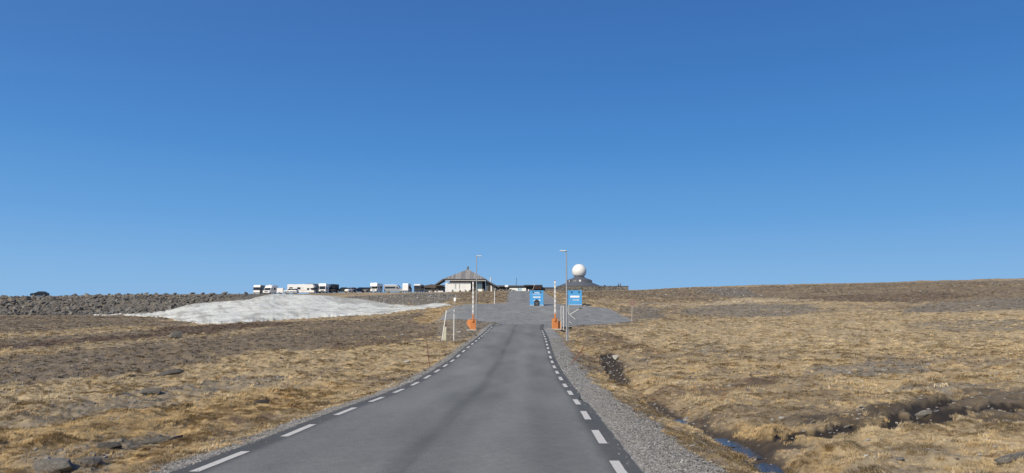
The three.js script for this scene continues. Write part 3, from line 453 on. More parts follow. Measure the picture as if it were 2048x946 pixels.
nG += scatter('dry_grass', tD, bladeMat, 26000, 148, 262, grassFn(1.1, .5));
nG += scatter('heath_sprigs', hA, bladeMat, 30000, 6, 40, heathFn(1.1));
nG += scatter('heath_sprigs', hB, bladeMat, 40000, 38, 130, heathFn(1.1));
nG += scatter('heath_sprigs', hB, bladeMat, 46000, 128, 262, heathFn(1.7));
const pebble = rockGeo(77, 1, .6, 7), pebbleMat = new THREE.MeshStandardMaterial({ color: 0xffffff, roughness: .9, flatShading: true });
const stoneCol = () => { const v = rr(.08, .30) * (rnd() < .06 ? 1.6 : 1); return [v, v * rr(.95, 1), v * rr(.86, .96)]; };
nG += scatter('gravel', pebble, pebbleMat, 900000, 6, 30, (x, d, w, e) => e < 3 && rnd() < (w.gravel + w.grey * .1) * clamp(1.3 - d / 45) ? { s: rr(.008, .024), c: stoneCol(), y: .004 } : null);
nG += scatter('gravel', pebble, pebbleMat, 300000, 28, 70, (x, d, w, e) => e < 3 && rnd() < w.gravel * .8 ? { s: rr(.015, .045), c: stoneCol(), y: .006 } : null);
nG += scatter('stones', rocks[4], pebbleMat, 60000, 7, 60, (x, d, w, e) => rnd() < (w.grey * .25 + w.heath * .06 + w.peat * .3 + w.tan * .004) ? { s: rr(.012, .042) * (1 + d / 60) * (rnd() < .04 ? 2 : 1), c: stoneCol(), y: .01 } : null);
nG += scatter('stones', rocks[7], pebbleMat, 30000, 60, 190, (x, d, w, e) => rnd() < (w.grey * .12 + w.heath * .015 + w.dirt * .3) ? { s: rr(.04, .13) * (rnd() < .03 ? 2 : 1), c: stoneCol(), y: .03 } : null);
nG += scatter('stones', rocks[2], pebbleMat, 40000, 185, 262, (x, d, w, e) => rnd() < (w.grey * .08 + w.heath * .012 + w.dirt * .55) ? { s: rr(.08, .26) * (rnd() < .05 ? 1.7 : 1), c: stoneCol(), y: .05 } : null);
nG += scatter('gravel', pebble, pebbleMat, 400000, 7, 60, (x, d, w, e) => e < 0 && e > -.45 && d < 90 && rnd() < .10 * (1 + e / .45) ** 2 ? { s: rr(.006, .02) * (1 + d / 60), c: stoneCol(), y: .003, on: 1 } : null, -.45);
console.log('scattered', nG);

// ---------- materials of made things ----------
const wear = noiseTex(256, (u, v) => .92 + .10 * (.6 * tnoise(u, v, 7, 3) + .5 * tnoise(u, v, 33, 4)) - (tnoise(u, v, 70, 6) > .66 ? .12 : 0));
const worn = (c, r, o = {}) => mat(c, r, { map: wear, ...o });
const X = {
  galv: worn([.42, .43, .43], .5, { metalness: .5 }), white: worn([.74, .74, .71], .55), cream: worn([.62, .60, .44], .7), black: mat([.018, .018, .02], .6), rubber: mat([.02, .02, .021], .9),
  orange: worn([.64, .255, .085], .6), orangeDark: worn([.56, .20, .06], .65), blue: worn([.085, .36, .70], .5), concrete: worn([.42, .41, .38], .9), red: worn([.24, .055, .035], .7), rusty: worn([.20, .085, .055], .85),
  glass: new THREE.MeshPhysicalMaterial({ color: lcol(.02, .024, .03), roughness: .06, specularIntensity: 1 }), lamp: mat([.75, .75, .7], .2), tail: mat([.4, .02, .02], .3), chrome: mat([.6, .6, .6], .25, { metalness: .9 }),
  print: mat([.80, .82, .82], .6), timber: worn([.135, .13, .125], .85), dark: worn([.045, .043, .042], .8), slate: worn([.105, .112, .125], .75), wall: worn([.80, .82, .80], .7), stone: rockMats[1], hatch: mat([.03, .032, .034], .5),
};
const foot = (px, py) => { const [x, d] = groundAt(px, py); return [x, land(x, d), -d]; };
const m2 = d => d / F;                               // metres per photo pixel at distance d

// ---------- road barriers, both raised ----------
function barrier(px, py, label, mirror, extra) {
  const [x, y, z] = foot(px, py), t = thing('road_barrier', label, 'barrier', [x, y, z], 0, 'raised barriers on either side of the road');
  const s = mirror ? -1 : 1;
  part(t, 'base_slab', rbox(1.25, .16, .8, .02, -.12 * s, .02, 0), X.concrete);
  const cab = part(t, 'cabinet', rbox(.74, 1.18, .5, .03, 0, .68, 0), X.orange);
  part(cab, 'cabinet_lid', rbox(.8, .05, .56, .015, 0, 1.29, 0), X.orangeDark);
  part(cab, 'door_panel', box(.58, .9, .012, 0, .66, .254), X.orangeDark);
  part(cab, 'lock', cyl(.03, .03, .03, 10).rotateX(Math.PI / 2).translate(.2, .72, .258), X.black);
  if (!mirror) { const sh = new THREE.Shape([[0, 0], [0, .95], [-.2, .95], [-.36, .72], [-.36, .42], [-.14, .08]].map(q => new THREE.Vector2(...q))); part(t, 'counterweight_cover', new THREE.ExtrudeGeometry(sh, { depth: .3, bevelEnabled: true, bevelSize: .02, bevelThickness: .02, bevelSegments: 1 }).translate(-.372, .3, -.15), X.orange); }
  part(t, 'boom_clamp', rbox(.2, .9, .14, .02, .0, 1.45, .33), X.orangeDark);
  part(t, 'pivot', cyl(.09, .09, .16, 16).rotateX(Math.PI / 2).translate(0, 1.12, .2), X.black);
  const boom = part(t, 'boom', rbox(.19, 4.1, .07, .02, 0, 3.72, .34), X.white);
  for (let k = 0; k < 7; k++) part(boom, 'dark_marker', box(.055, .27, .012, 0, 1.98 + k * .56, .377), X.red2 || (X.red2 = mat([.03, .02, .02], .6)));
  part(boom, 'end_cap', rbox(.2, .05, .08, .01, 0, 5.79, .34), X.black);
  if (extra) extra(t);
  return t;
}
barrier(946, 660.5, 'orange barrier with bulging counterweight cover, white boom upright beside the left lamp', false);
barrier(1110, 659.5, 'square orange barrier with white boom upright and a white lattice rest beside it', true, t => {
  part(t, 'rear_cabinet', rbox(.42, .95, .5, .03, .56, .52, -.35), X.orange);
  const f = part(t, 'boom_rest', mergeGeometries([bar([.72, -.05, .15], [.72, 2.75, .15], .035), bar([1.0, -.05, .15], [1.0, 2.75, .15], .045), bar([.72, 2.75, .15], [1.0, 2.75, .15], .035)]), X.white);
  const zz = []; for (let k = 0; k < 6; k++) zz.push(bar([k % 2 ? .72 : 1.0, .95 + k * .3, .15], [k % 2 ? 1.0 : .72, 1.25 + k * .3, .15], .014, 6)); part(f, 'lattice', mergeGeometries(zz), X.galv);
});

// ---------- street lamps ----------
function lamp(px, py, h, arm, label) {
  const t = thing('street_lamp', label, 'lamp post', foot(px, py), 0, 'street lamps at the barriers');
  part(t, 'base_flange', mergeGeometries([cyl(.2, .2, .04, 16, 0, -.02, 0), cyl(.11, .11, 1.0, 14, 0, -.02, 0)]), X.galv);
  part(t, 'pole', cyl(.095, .05, h, 14), X.galv);
  part(t, 'service_door', rbox(.09, .4, .02, .006, 0, .75, .105), X.galv);
  part(t, 'arm', bar([0, h - .02, 0], [arm * .35, h + .02, .02], .035), X.galv);
  const head = part(t, 'lamp_head', rbox(Math.abs(arm), .09, .26, .03, arm * .5, h + .05, .02), X.white);
  part(head, 'lens', box(Math.abs(arm) * .55, .012, .2, arm * .6, h + .002, .02), X.lamp);
}
lamp(952.6, 652, 8.85, .62, 'slim galvanised lamp post with head pointing right, behind the left barrier');
lamp(1134, 681, 8.45, -.62, 'galvanised lamp post with head pointing left, before the right blue booth');

// ---------- ticket booths ----------
function booth(px, py, label, hatch) {
  const [x, , z] = foot(px, py), d = -z, k = m2(d), w = 27 * k, h = 31 * k, y = land(x, d), t = thing('ticket_booth', label, 'ticket booth', [x, y, z], 0, 'blue ticket booths on the junction'), dp = 2.3;
  part(t, 'plinth', box(w - .12, .34, dp - .12, 0, .06, -dp / 2), X.black);
  part(t, 'wall', rbox(w, h - .2, dp, .03, 0, .2 + (h - .2) / 2, -dp / 2), X.blue);
  part(t, 'roof', rbox(w + .06, .09, dp + .1, .02, 0, h + .045, -dp / 2), worn([.12, .42, .74], .5));
  part(t, 'base_trim', box(w + .02, .07, .03, 0, .235, .012), X.print);
  for (const s of [-1, 1]) { const l = part(t, 'floodlight', rbox(.2, .17, .16, .02, s * w * .27, h - .24, .09), X.black); part(l, 'bracket', box(.05, .12, .08, s * w * .27, h - .12, .05), X.black); }
  const sd = part(t, 'side_window', box(.02, .9, 1.1, -w / 2 - .006, h * .6, -dp / 2), X.glass); part(sd, 'window_frame', mergeGeometries([box(.03, .06, 1.2, -w / 2 - .006, h * .6 + .48, -dp / 2), box(.03, .06, 1.2, -w / 2 - .006, h * .6 - .48, -dp / 2)]), X.print);
  const arrow = (y0, x0, x1, th) => { const g = [box(x1 - x0, th, .012, (x0 + x1) / 2, y0, .01)]; const sh = new THREE.Shape([[0, th * 1.7], [th * 2.4, 0], [0, -th * 1.7]].map(q => new THREE.Vector2(...q))); const e = new THREE.ExtrudeGeometry(sh, { depth: .012, bevelEnabled: false }).translate(x1 - .02, y0, .004); return mergeGeometries([g[0].toNonIndexed(), e]); };
  if (hatch) {
    const word = (y0, x0, x1, hh, name, gap) => { const g = []; for (let q = x0; q < x1;) { const l = hh * rr(.55, .95); g.push(box(l, hh * rr(.82, 1), .01, q + l / 2, y0, .009)); q += l + hh * gap * (rnd() < .12 ? 2.4 : 1); } part(t, name, mergeGeometries(g), X.print); };
    word(h * .885, -w * .26, w * .27, .12, 'printed_line', .22); word(h * .80, -w * .31, w * .32, .10, 'printed_line', .25); word(h * .60, -w * .27, w * .24, .24, 'printed_word', .12);
    part(t, 'arrow', arrow(h * .40, -w * .24, w * .2, .10), X.print);
    const sh = new THREE.Shape(); const r = w * .19; sh.moveTo(-r, 0); sh.lineTo(-r, .55); sh.absarc(0, .55, r, Math.PI, 0, true); sh.lineTo(r, 0);
    const a = part(t, 'arched_hatch', new THREE.ExtrudeGeometry(sh, { depth: .05, bevelEnabled: true, bevelSize: .02, bevelThickness: .02, bevelSegments: 1 }).translate(0, .22, .01), X.hatch); part(a, 'knob', new THREE.SphereGeometry(.08, 12, 8).translate(0, 1.26, .04), X.black);
    part(a, 'hatch_panel', box(r * .9, .42, .02, 0, .55, .09), mat([.10, .10, .10], .7));
  } else {
    part(t, 'white_panel', rbox(w * .68, .36, .04, .01, -w * .03, h * .615, .02), X.print);
    part(t, 'arrow', arrow(h * .40, -w * .2, w * .2, .09), X.print);
  }
}
booth(1073.5, 611.5, 'blue ticket booth with printed lines, arrow and black arched hatch', true);
booth(1150.5, 611, 'blue ticket booth with a white panel above an arrow', false);

// ---------- posts, stakes and signs ----------
function post(name, label, cat, a, b, r, m, group, extra) { const p = foot(...a), d = -p[2], B = at(b[0], b[1], d), t = thing(name, label, cat, p, 0, group); const top = [B.x - p[0], B.y - p[1], 0]; part(t, 'shaft', bar([-top[0] * .03, -.12, 0], top, r, 10), m); part(t, 'cap', new THREE.SphereGeometry(r * 1.15, 10, 6).translate(...top), m); if (extra) extra(t, top); return t; }
post('marker_pole', 'thin white pole leaning right over the cream cable box', 'pole', [884, 682], [893, 622], .055, X.white);
post('marker_pole', 'upright white pole between the cream cable box and the left barrier', 'pole', [907.5, 682], [908.5, 620], .05, X.white, null, (t, p) => part(t, 'reflector_band', bar([p[0] * .9, p[1] * .88, 0], [p[0] * .95, p[1] * .94, 0], .053, 10), X.galv));
post('snow_stake', 'thin reddish stake standing at the left road verge', 'stake', [859.5, 733], [853.5, 684], .022, X.rusty);
post('snow_stake', 'broken reddish stake leaning over the gravel near the ditch', 'stake', [1140, 729], [1167, 695], .026, X.rusty);
post('snow_stake', 'dark stake end lying across the broken leaning stake', 'stake', [1178, 716], [1160, 705], .024, X.rusty);
post('snow_stake', 'short thin stake standing alone in the pale grass meadow', 'stake', [1376, 681], [1372.5, 665], .025, X.rusty);
post('marker_pole', 'white pole at the foot of the grassy slope below the hall', 'pole', [989, 608], [989.5, 582], .07, X.white);
{ const p = foot(889.5, 681), t = thing('cable_box', 'narrow cream cable box with a thin rod on top', 'cable box', p); part(t, 'cabinet', rbox(.30, 1.28, .26, .02, 0, .6, 0), X.cream); part(t, 'cap', rbox(.33, .05, .29, .012, 0, 1.262, 0), X.cream); part(t, 'door_seam', box(.22, .9, .008, 0, .62, .134), worn([.56, .54, .40], .7)); part(t, 'rod', bar([.09, 1.25, 0], [.10, 1.82, 0], .025), X.rusty); }
{ const p = foot(916.5, 665), t = shade(new THREE.Mesh(rbox(.62, .1, .3, .015), X.concrete)); t.name = 'concrete_plank'; t.position.set(p[0], p[1] + .06, p[2]); t.rotation.set(.2, .15, .1); scene.add(t); tag(t, 'pale plank lying on bare ground left of the left barrier', 'plank'); }
function sign(name, label, px, pyBase, pxTop, pyTop, make, r = .035, m = X.galv) { const p = foot(px, pyBase), d = -p[2], B = at(pxTop, pyTop, d), t = thing(name, label, 'sign', p); const top = [B.x - p[0], B.y - p[1], 0]; part(t, 'post', bar([0, -.1, 0], top, r, 10), m); make(t, top, d); return t; }
sign('road_sign', 'small white round sign turned aside where the snow strip meets the road', 909, 616, 909.5, 599, (t, p) => { part(t, 'sign_plate', new THREE.CylinderGeometry(.36, .36, .03, 24).rotateX(Math.PI / 2).rotateY(-.95).translate(p[0] + .02, p[1], .06), X.print); part(t, 'clamp', box(.08, .1, .1, p[0], p[1], .02), X.galv); });
sign('road_sign', 'back of a round brown sign on a pale post by the right side road', 1263.5, 644, 1264.5, 606, (t, p) => { const b = part(t, 'sign_plate', new THREE.CylinderGeometry(.36, .36, .03, 28).rotateX(Math.PI / 2).translate(p[0], p[1] + .02, .05), worn([.25, .17, .14], .8)); part(b, 'sign_rim', new THREE.TorusGeometry(.36, .022, 6, 28).translate(p[0], p[1] + .02, .06), worn([.28, .12, .10], .7)); part(t, 'clamp', box(.1, .08, .1, p[0], p[1], .02), X.galv); }, .04, worn([.52, .44, .36], .8));
sign('road_sign', 'white rectangular sign on a post at the top of the slope', 1013, 584.5, 1013, 572, (t, p) => { part(t, 'sign_plate', rbox(1.05, .62, .04, .01, p[0], p[1], .06), X.print); part(t, 'clamp', box(.12, .2, .08, p[0], p[1], .0), X.galv); }, .05);
{ // thin post with bent white bars behind the right lamp
  const p = foot(1137.5, 680), k = m2(-p[2]), L = (px, py) => { const b = at(px, py, -p[2]); return [b.x - p[0], b.y - p[1], b.z - p[2]]; }, t = thing('bent_bar_post', 'slender grey post with bent white bars behind the right lamp post', 'post', p);
  part(t, 'post', mergeGeometries([bar([0, -.1, 0], L(1138, 640), .03), bar(L(1138, 640), L(1140, 600), .03)]), X.galv);
  part(t, 'bent_rod', mergeGeometries([bar(L(1138, 629), L(1136, 622), .025), bar(L(1136, 622), L(1136.5, 612), .025)]), X.white);
  part(t, 'arm', mergeGeometries([bar(L(1139.5, 629), L(1157, 618.5), .03), bar(L(1139.5, 629), L(1150, 638.5), .03)]), X.white);
  part(t, 'paddle', rbox(.34, .1, .16, .02, ...L(1162, 616.5)), X.timber);
  part(t, 'lower_rod', bar(L(1138, 643), L(1143.5, 647), .025), X.white);
}
{ const p = foot(1148, 656.5), t = shade(new THREE.Mesh(rockGeo(91, 2, .4, 9), X.black)); t.name = 'rubber_mat_heap'; t.scale.set(.5, .3, .35); t.position.set(p[0] - .9, p[1] + .05, p[2]); scene.add(t); tag(t, 'small dark heap on the ground right of the right barrier', 'heap'); }

// ---------- the hall with the pyramid roof ----------
{
  const D = 276, c = at(933.5, 584, D), base = land(c.x, D), t = thing('hall', 'hall with a grey pyramid roof and a white panelled front', 'building', [c.x, base, -D]);
  const k = m2(D) / .9945, X_ = px => (px - 933.5) * k, Y_ = py => EYE + dirOf(933, py)[1] * D - base;
  const eaveY = Y_(558.5), apexY = Y_(536.5), hw = X_(972.5), hl = -X_(885.5), dp = 15;
  // roof: four slopes of boards
  const rs = part(t, 'roof', (() => { const g = new THREE.BufferGeometry(); const a = [-hl, eaveY, 1.2], b = [hw, eaveY, 1.2], e = [hw, eaveY, 1.2 - dp], f = [-hl, eaveY, 1.2 - dp], p = [0, apexY, 1.2 - dp / 2]; const v = []; for (const q of [[a, b, p], [b, e, p], [e, f, p], [f, a, p], [a, f, e], [a, e, b]]) for (const w of q) v.push(...w); g.setAttribute('position', new THREE.Float32BufferAttribute(v, 3)); g.setAttribute('uv', new THREE.Float32BufferAttribute(v.filter((_, i) => i % 3 !== 2).map(q => q * .25), 2)); g.computeVertexNormals(); return g; })(), X.roofm = worn([.20, .19, .18], .8));
  const tones = [[.31, .30, .285], [.23, .228, .222], [.28, .272, .26], [.20, .198, .195]].map(q => worn(q, .8));
  const nB = 34; for (let i = 0; i < nB; i++) { const x = lerp(-hl, hw, (i + .5) / nB), r = 1 - Math.abs(x) / (x < 0 ? hl : hw), top = lerp(eaveY, apexY, r), z1 = 1.2 - dp / 2 * r; if (r < .04) continue; const g = new THREE.BufferGeometry(), w = (hw + hl) / 2 / nB * .9, n = new THREE.Vector3(0, dp / 2, apexY - eaveY).normalize().multiplyScalar(.04), P = (xx) => { const rr_ = Math.max(0, 1 - Math.abs(xx) / (xx < 0 ? hl : hw)); return [[xx, eaveY + n.y, 1.25 + n.z], [xx, lerp(eaveY, apexY, rr_) + n.y, 1.2 - dp / 2 * rr_ + n.z]]; }; const [a, b] = P(x - w), [c2, d2] = P(x + w); const v = [...a, ...c2, ...d2, ...a, ...d2, ...b]; g.setAttribute('position', new THREE.Float32BufferAttribute(v, 3)); g.setAttribute('uv', new THREE.Float32BufferAttribute(v.filter((_, q) => q % 3 !== 2).map(q => q * .3), 2)); g.computeVertexNormals(); part(rs, 'roof_board', g, tones[Math.floor(rr(0, 4))]); }
  part(rs, 'roof_vent', mergeGeometries([box(.7, .7, .7, 0, apexY + .25, 1.2 - dp / 2), box(.9, .1, .9, 0, apexY + .65, 1.2 - dp / 2), bar([-.25, apexY + .5, 1.2 - dp / 2], [.3, apexY + 1.05, 1.2 - dp / 2], .07), box(.6, .14, .5, .1, apexY + 1.05, 1.2 - dp / 2)]), X.timber);
  part(t, 'fascia', box(hw + hl + .1, .4, .16, (hw - hl) / 2, eaveY - .2, 1.22), X.dark);
  part(t, 'gutter', box(X_(972) - X_(892), .17, .2, (X_(972) + X_(892)) / 2, Y_(561.7), 1.34), X.white);
  part(t, 'back_wall', box(hw * 2 - 1.6, eaveY + .4, dp - 3.4, 0, eaveY / 2 - .3, -dp / 2 + .6), X.dark);
  const w0 = X_(891), w1 = X_(941.5), wt_ = Y_(565.5), front = part(t, 'front_wall', box(w1 - w0, wt_ + .6, .5, (w0 + w1) / 2, wt_ / 2 - .3, .1), X.wall);
  for (let i = 0; i < 9; i++) part(front, 'wall_panel', box((w1 - w0) / 9 - .05, wt_ - .25, .04, w0 + (i + .5) * (w1 - w0) / 9, wt_ / 2 + .05, .366), i % 3 ? X.wall : worn([.74, .77, .76], .7));
  for (const px of [911, 919]) { const f = part(front, 'window', box(.42, wt_ * .55, .05, X_(px), wt_ * .62, .40), worn([.42, .46, .46], .4)); part(f, 'window_frame', mergeGeometries([box(.06, wt_ * .58, .06, X_(px) - .24, wt_ * .62, .41), box(.06, wt_ * .58, .06, X_(px) + .24, wt_ * .62, .41)]), X.white); }
  const g0 = X_(952), g1 = X_(964), gy0 = Y_(578), gy1 = Y_(564); const por = part(t, 'glazed_porch', box(g1 - g0, gy1 - gy0, .2, (g0 + g1) / 2, (gy0 + gy1) / 2, .15), mat([.10, .16, .19], .1));
  for (const px of [952, 956, 960.5, 964]) part(por, 'mullion', box(.1, gy1 - gy0, .08, X_(px), (gy0 + gy1) / 2, .28), X.slate); part(por, 'transom', box(g1 - g0, .09, .08, (g0 + g1) / 2, lerp(gy0, gy1, .6), .3), X.slate);
  part(t, 'porch_parapet', box(X_(964.5) - X_(952), Y_(578) + .4, .4, (X_(964.5) + X_(952)) / 2, (Y_(578) - .4) / 2, .2), X.wall);
  // lower roof skirts on both sides
  const skirt = (pts, z0, z1, m, name) => { const sh = new THREE.Shape(pts.map(([px, py]) => new THREE.Vector2(X_(px), Y_(py)))); return part(t, name, new THREE.ExtrudeGeometry(sh, { depth: z1 - z0, bevelEnabled: false }).translate(0, 0, z0), m); };
  skirt([[970, 558.2], [985, 566.5], [998, 573.5], [998, 575.5], [984, 569], [969.5, 560.5]], -8, 1.0, X.slate, 'side_roof');
  skirt([[885.5, 558.2], [869.5, 569.5], [869.5, 571], [887, 561.2]], -8, 1.0, X.timber, 'side_roof');
  skirt([[971, 562], [984, 570], [992, 575], [992, 585], [971, 585]], -6, -.4, X.slate, 'side_wall');
  part(t, 'side_door', box(.5, 2.4, .1, X_(982), 1.1, -.36), X.white); part(t, 'side_door', box(.9, 2.2, .1, X_(978), 1.0, -.37), worn([.05, .042, .036], .7));
  const ch = part(t, 'chimney', cyl(.22, .22, 2.6, 12, X_(980), Y_(567), -4), X.white); part(ch, 'chimney_cap', cyl(.26, .26, .12, 12, X_(980), Y_(567) + 2.6, -4), X.galv);
}
{ // low side wing left of the hall
  const D = 280, c = at(868, 583, D), base = land(c.x, D), k = m2(D), X_ = px => (px - 868) * k, Y_ = py => EYE + dirOf(868, py)[1] * D - base, t = thing('side_wing', 'low dark wing with a white awning at the left of the hall', 'building', [c.x, base, -D]);
  const sh = new THREE.Shape([[846, 575], [846, 571.5], [863, 568.4], [875, 570], [889, 573], [889, 576]].map(([a, b]) => new THREE.Vector2(X_(a), Y_(b)))); part(t, 'roof', new THREE.ExtrudeGeometry(sh, { depth: 5, bevelEnabled: false }).translate(0, 0, -5), worn([.10, .085, .078], .85));
  part(t, 'wall', box(X_(888) - X_(848), Y_(574) + .4, 3.6, (X_(888) + X_(848)) / 2, Y_(574) / 2 - .2, -2.4), X.dark);
  part(t, 'awning', box(X_(889) - X_(870), .36, 1.8, X_(879.5), Y_(571), .4), X.white);
  const gl = part(t, 'window', box(X_(889) - X_(880), 1.7, .1, X_(884.5), Y_(577), -.54), mat([.12, .14, .14], .15)); part(gl, 'window_frame', mergeGeometries([box(.12, 1.8, .12, X_(880), Y_(577), -.52), box(.12, 1.8, .12, X_(884.5), Y_(577), -.52)]), X.black);
  part(t, 'shutter', box(1.4, 1.7, .1, X_(876), Y_(577), -.53), X.slate); part(t, 'sill', box(X_(870) - X_(862), .2, .2, X_(866), Y_(576), -.5), X.white);
}
// white kerb blocks beside the left wing
for (const [px, w] of [[853, .9], [860.5, 1.4], [881, 1.9], [871, .8]]) { const D = 266, x = dirOf(px, 583)[0] * D, o = shade(new THREE.Mesh(rbox(w, .5, .5, .05), X.white)); o.name = numbered('kerb_block'); o.position.set(x, land(x, D) + .22, -D); scene.add(o); tag(o, 'low white block on the forecourt left of the hall', 'block', 'white blocks on the forecourt'); }
{ // long low building behind the crest
  const D = 305, c = at(1045, 582, D), base = land(c.x, D), k = m2(D), X_ = px => (px - 1045) * k, Y_ = py => EYE + dirOf(1045, py)[1] * D - base, t = thing('low_building', 'long low building with a flat dark roof behind the road crest', 'building', [c.x, base, -D]);
  part(t, 'wall', box(X_(1086) - X_(985), Y_(573.5) + .5, 7, (X_(1086) + X_(985)) / 2, Y_(573.5) / 2 - .25, -4), X.dark);
  part(t, 'roof', box(X_(1064) - X_(988), .5, 9, (X_(1064) + X_(988)) / 2, Y_(572), -4), X.slate);
  part(t, 'roof', box(X_(1085) - X_(1048), .45, 9.4, (X_(1085) + X_(1048)) / 2, Y_(570.9), -3.9), X.dark);
  part(t, 'white_wall', box(X_(1052) - X_(1019), Y_(576) + .4, .5, (X_(1052) + X_(1019)) / 2, Y_(576) / 2 - .2, -.2), X.wall);
  const w = part(t, 'window', box(X_(1043) - X_(1037), 1.0, .1, X_(1040), Y_(578.2), .1), mat([.34, .52, .62], .25)); part(w, 'window_frame', box(.15, 1.1, .14, X_(1036.7), Y_(578.2), .1), X.black);
  part(t, 'entrance_canopy', box(X_(1083) - X_(1067), Y_(571.6) - Y_(578.5), 1.2, X_(1075), (Y_(571.6) + Y_(578.5)) / 2, .4), worn([.035, .02, .018], .8));
  for (const px of [1053, 1057, 1061]) part(t, 'display_case', rbox(.5, 1.2, .4, .05, X_(px), 1.0, .3), px === 1057 ? X.white : X.slate);
  const f = part(t, 'canopy_strut', bar([X_(1065), Y_(580), 1.1], [X_(1069), Y_(570.5), 1.1], .1), X.galv); part(t, 'roof_box', box(1.1, .35, .8, X_(1068), Y_(569.4), -2), X.white);
  part(t, 'flank_roof', (() => { const sh = new THREE.Shape([[1083, 571.5], [1091, 578], [1091, 580], [1083, 580]].map(([a, b]) => new THREE.Vector2(X_(a), Y_(b)))); return new THREE.ExtrudeGeometry(sh, { depth: 5, bevelEnabled: false }).translate(0, 0, -6); })(), X.slate);
}
{ const D = 330, c = at(1033, 580, D), y = land(c.x, D), t = thing('antenna_mast', 'thin antenna mast above the low flat roof', 'mast', [c.x, y, -D]); const h = EYE + dirOf(1033, 555.5)[1] * D - y; part(t, 'shaft', cyl(.16, .06, h, 8), X.slate); part(t, 'whip', cyl(.1, .1, .8, 8, 0, h - .9, 0), X.dark); part(t, 'guy_wire', bar([-.9, h * .55, 0], [0, h * .75, 0], .03), X.slate); }
{ const D = 345, c = at(1100, 580, D), y = land(c.x, D), w = 34 * m2(D), top = EYE + dirOf(1100, 574.5)[1] * D - y, t = thing('long_shed', 'long grey shed roof between the low building and the stone terrace', 'shed', [c.x, y, -D]); part(t, 'wall', box(w, top - .2, 4, 0, (top - .2) / 2 - .2, -2), X.timber); part(t, 'roof', box(w + .4, .3, 4.6, 0, top - .15, -2), X.slate); }
// stone blocks along the crest
for (const [px, s] of [[996, .5], [1001, .7], [1007, .55], [1020, .9], [1026, .6], [1031, .5]]) { const D = 272, x = dirOf(px, 582)[0] * D, o = shade(new THREE.Mesh(rocks[Math.floor(px) % 12], rockMats[3])); o.name = numbered('crest_boulder'); o.scale.setScalar(s); o.position.set(x, land(x, D) + s * .35, -D); scene.add(o); tag(o, 'pale boulder on the crest left of the hill road', 'boulder', 'boulders on the crest by the hill road'); }

// ---------- radome ----------
{
  const D = 362, c = at(1158.5, 579, D), base = land(c.x, D), k = m2(D), t = thing('radome', 'white radar globe on a stepped dark round base with a stone terrace', 'building', [c.x, base, -D]), Y_ = py => EYE + dirOf(1158, py)[1] * D - base, X_ = px => (px - 1158.5) * k;
  const D2 = D + 14, k2 = m2(D2) * 1.005, x2 = at(1158.5, 560, D2).x - c.x, Yg = py => EYE + dirOf(1158, py)[1] * D2 - base, Xg = px => (px - 1158.5) * k2, R = 14.3 * k2, cy = Yg(542.3), drum = new THREE.Group(); drum.name = 'radar_tower'; drum.position.x = x2; t.add(drum);
  const globe = part(drum, 'globe', new THREE.SphereGeometry(R, 48, 32).translate(0, cy, -14), worn([.78, .79, .76], .5)); part(globe, 'lightning_rod', bar([0, cy + R - .05, -14], [0, cy + R + .6, -14], .08), X.dark);
  part(globe, 'globe_seam', new THREE.TorusGeometry(R * .83, .10, 6, 40).rotateX(Math.PI / 2).translate(0, cy - R * .56, -14), worn([.3, .32, .35], .7));
  const prof2 = [[Xg(1170), 554.2], [Xg(1171), 556], [Xg(1183.8), 560.5], [Xg(1184.2), 565.5], [Xg(1201), 572.2], [Xg(1201), 575]].map(([r, py]) => new THREE.Vector2(r, Yg(py)));
  part(drum, 'round_base', new THREE.LatheGeometry([...prof2].reverse(), 64).translate(0, 0, -14), new THREE.MeshStandardMaterial({ color: lcol(.085, .095, .115), roughness: .7, side: THREE.DoubleSide }));
  const ring = (name, a, y, w, h, m, r) => { const x = Math.sin(a) * r, z = Math.cos(a) * r - 14; return part(drum, name, new THREE.BoxGeometry(w, h, .3).rotateY(a).translate(x, y, z), m); };
  const rr_ = Xg(1184) - .05; for (const [a, m] of [[-.95, X.white], [-.78, X.black], [-.5, X.galv], [-.36, X.galv]]) ring('window', a, Yg(562.8), m === X.black ? .5 : .35, .7, m, rr_);
  for (let q = 0; q < 6; q++) ring('panel_seam', .2 + q * .16, Yg(563), .05, 1.0, X.slate, rr_);
  part(drum, 'emblem_disc', new THREE.CylinderGeometry(.5, .5, .2, 24).rotateX(Math.PI / 2).translate(-.2, Yg(562.5), rr_ - 13.9), X.print);
  for (const q of [...drum.children]) { q.position.x += x2; t.add(q); } t.remove(drum);
  const terr = part(t, 'terrace', box(X_(1258) - X_(1114), Y_(572.2) + .8, 24, (X_(1258) + X_(1114)) / 2, Y_(572.2) / 2 - .4, -14), rockMats[1]);
  part(terr, 'terrace_coping', box(X_(1259) - X_(1115), .16, 24.2, (X_(1259) + X_(1115)) / 2, Y_(572.2) + .08, -14), X.dark);
  for (let i = 0; i < 190; i++) { const s = rr(.28, .62), o = part(terr, 'wall_stone', rocks[i % 12], rockMats[[3, 1, 3, 3, 0][i % 5]], [lerp(X_(1114.5), X_(1257), rnd()), rr(.15, Y_(572.6)), -2 + rr(-.05, .1)], [rr(-.3, .3), rr(0, 6), rr(0, 3)]); o.scale.set(s, s * .8, s * .7); }
  part(t, 'vent_box', mergeGeometries([box(.7, .5, .7, X_(1211.5), Y_(571), -4), box(.5, .35, .5, X_(1211.7), Y_(569.7), -4)]), X.dark);
  for (const px of [1239, 1243]) { const v = part(t, 'flue', new THREE.LatheGeometry([[.0, 0], [.3, 0], [.3, .8], [.12, 1.1], [.12, 1.7], [0, 1.7]].map(q => new THREE.Vector2(...q)), 14).translate(X_(px), Y_(572), -4), X.slate); }
}

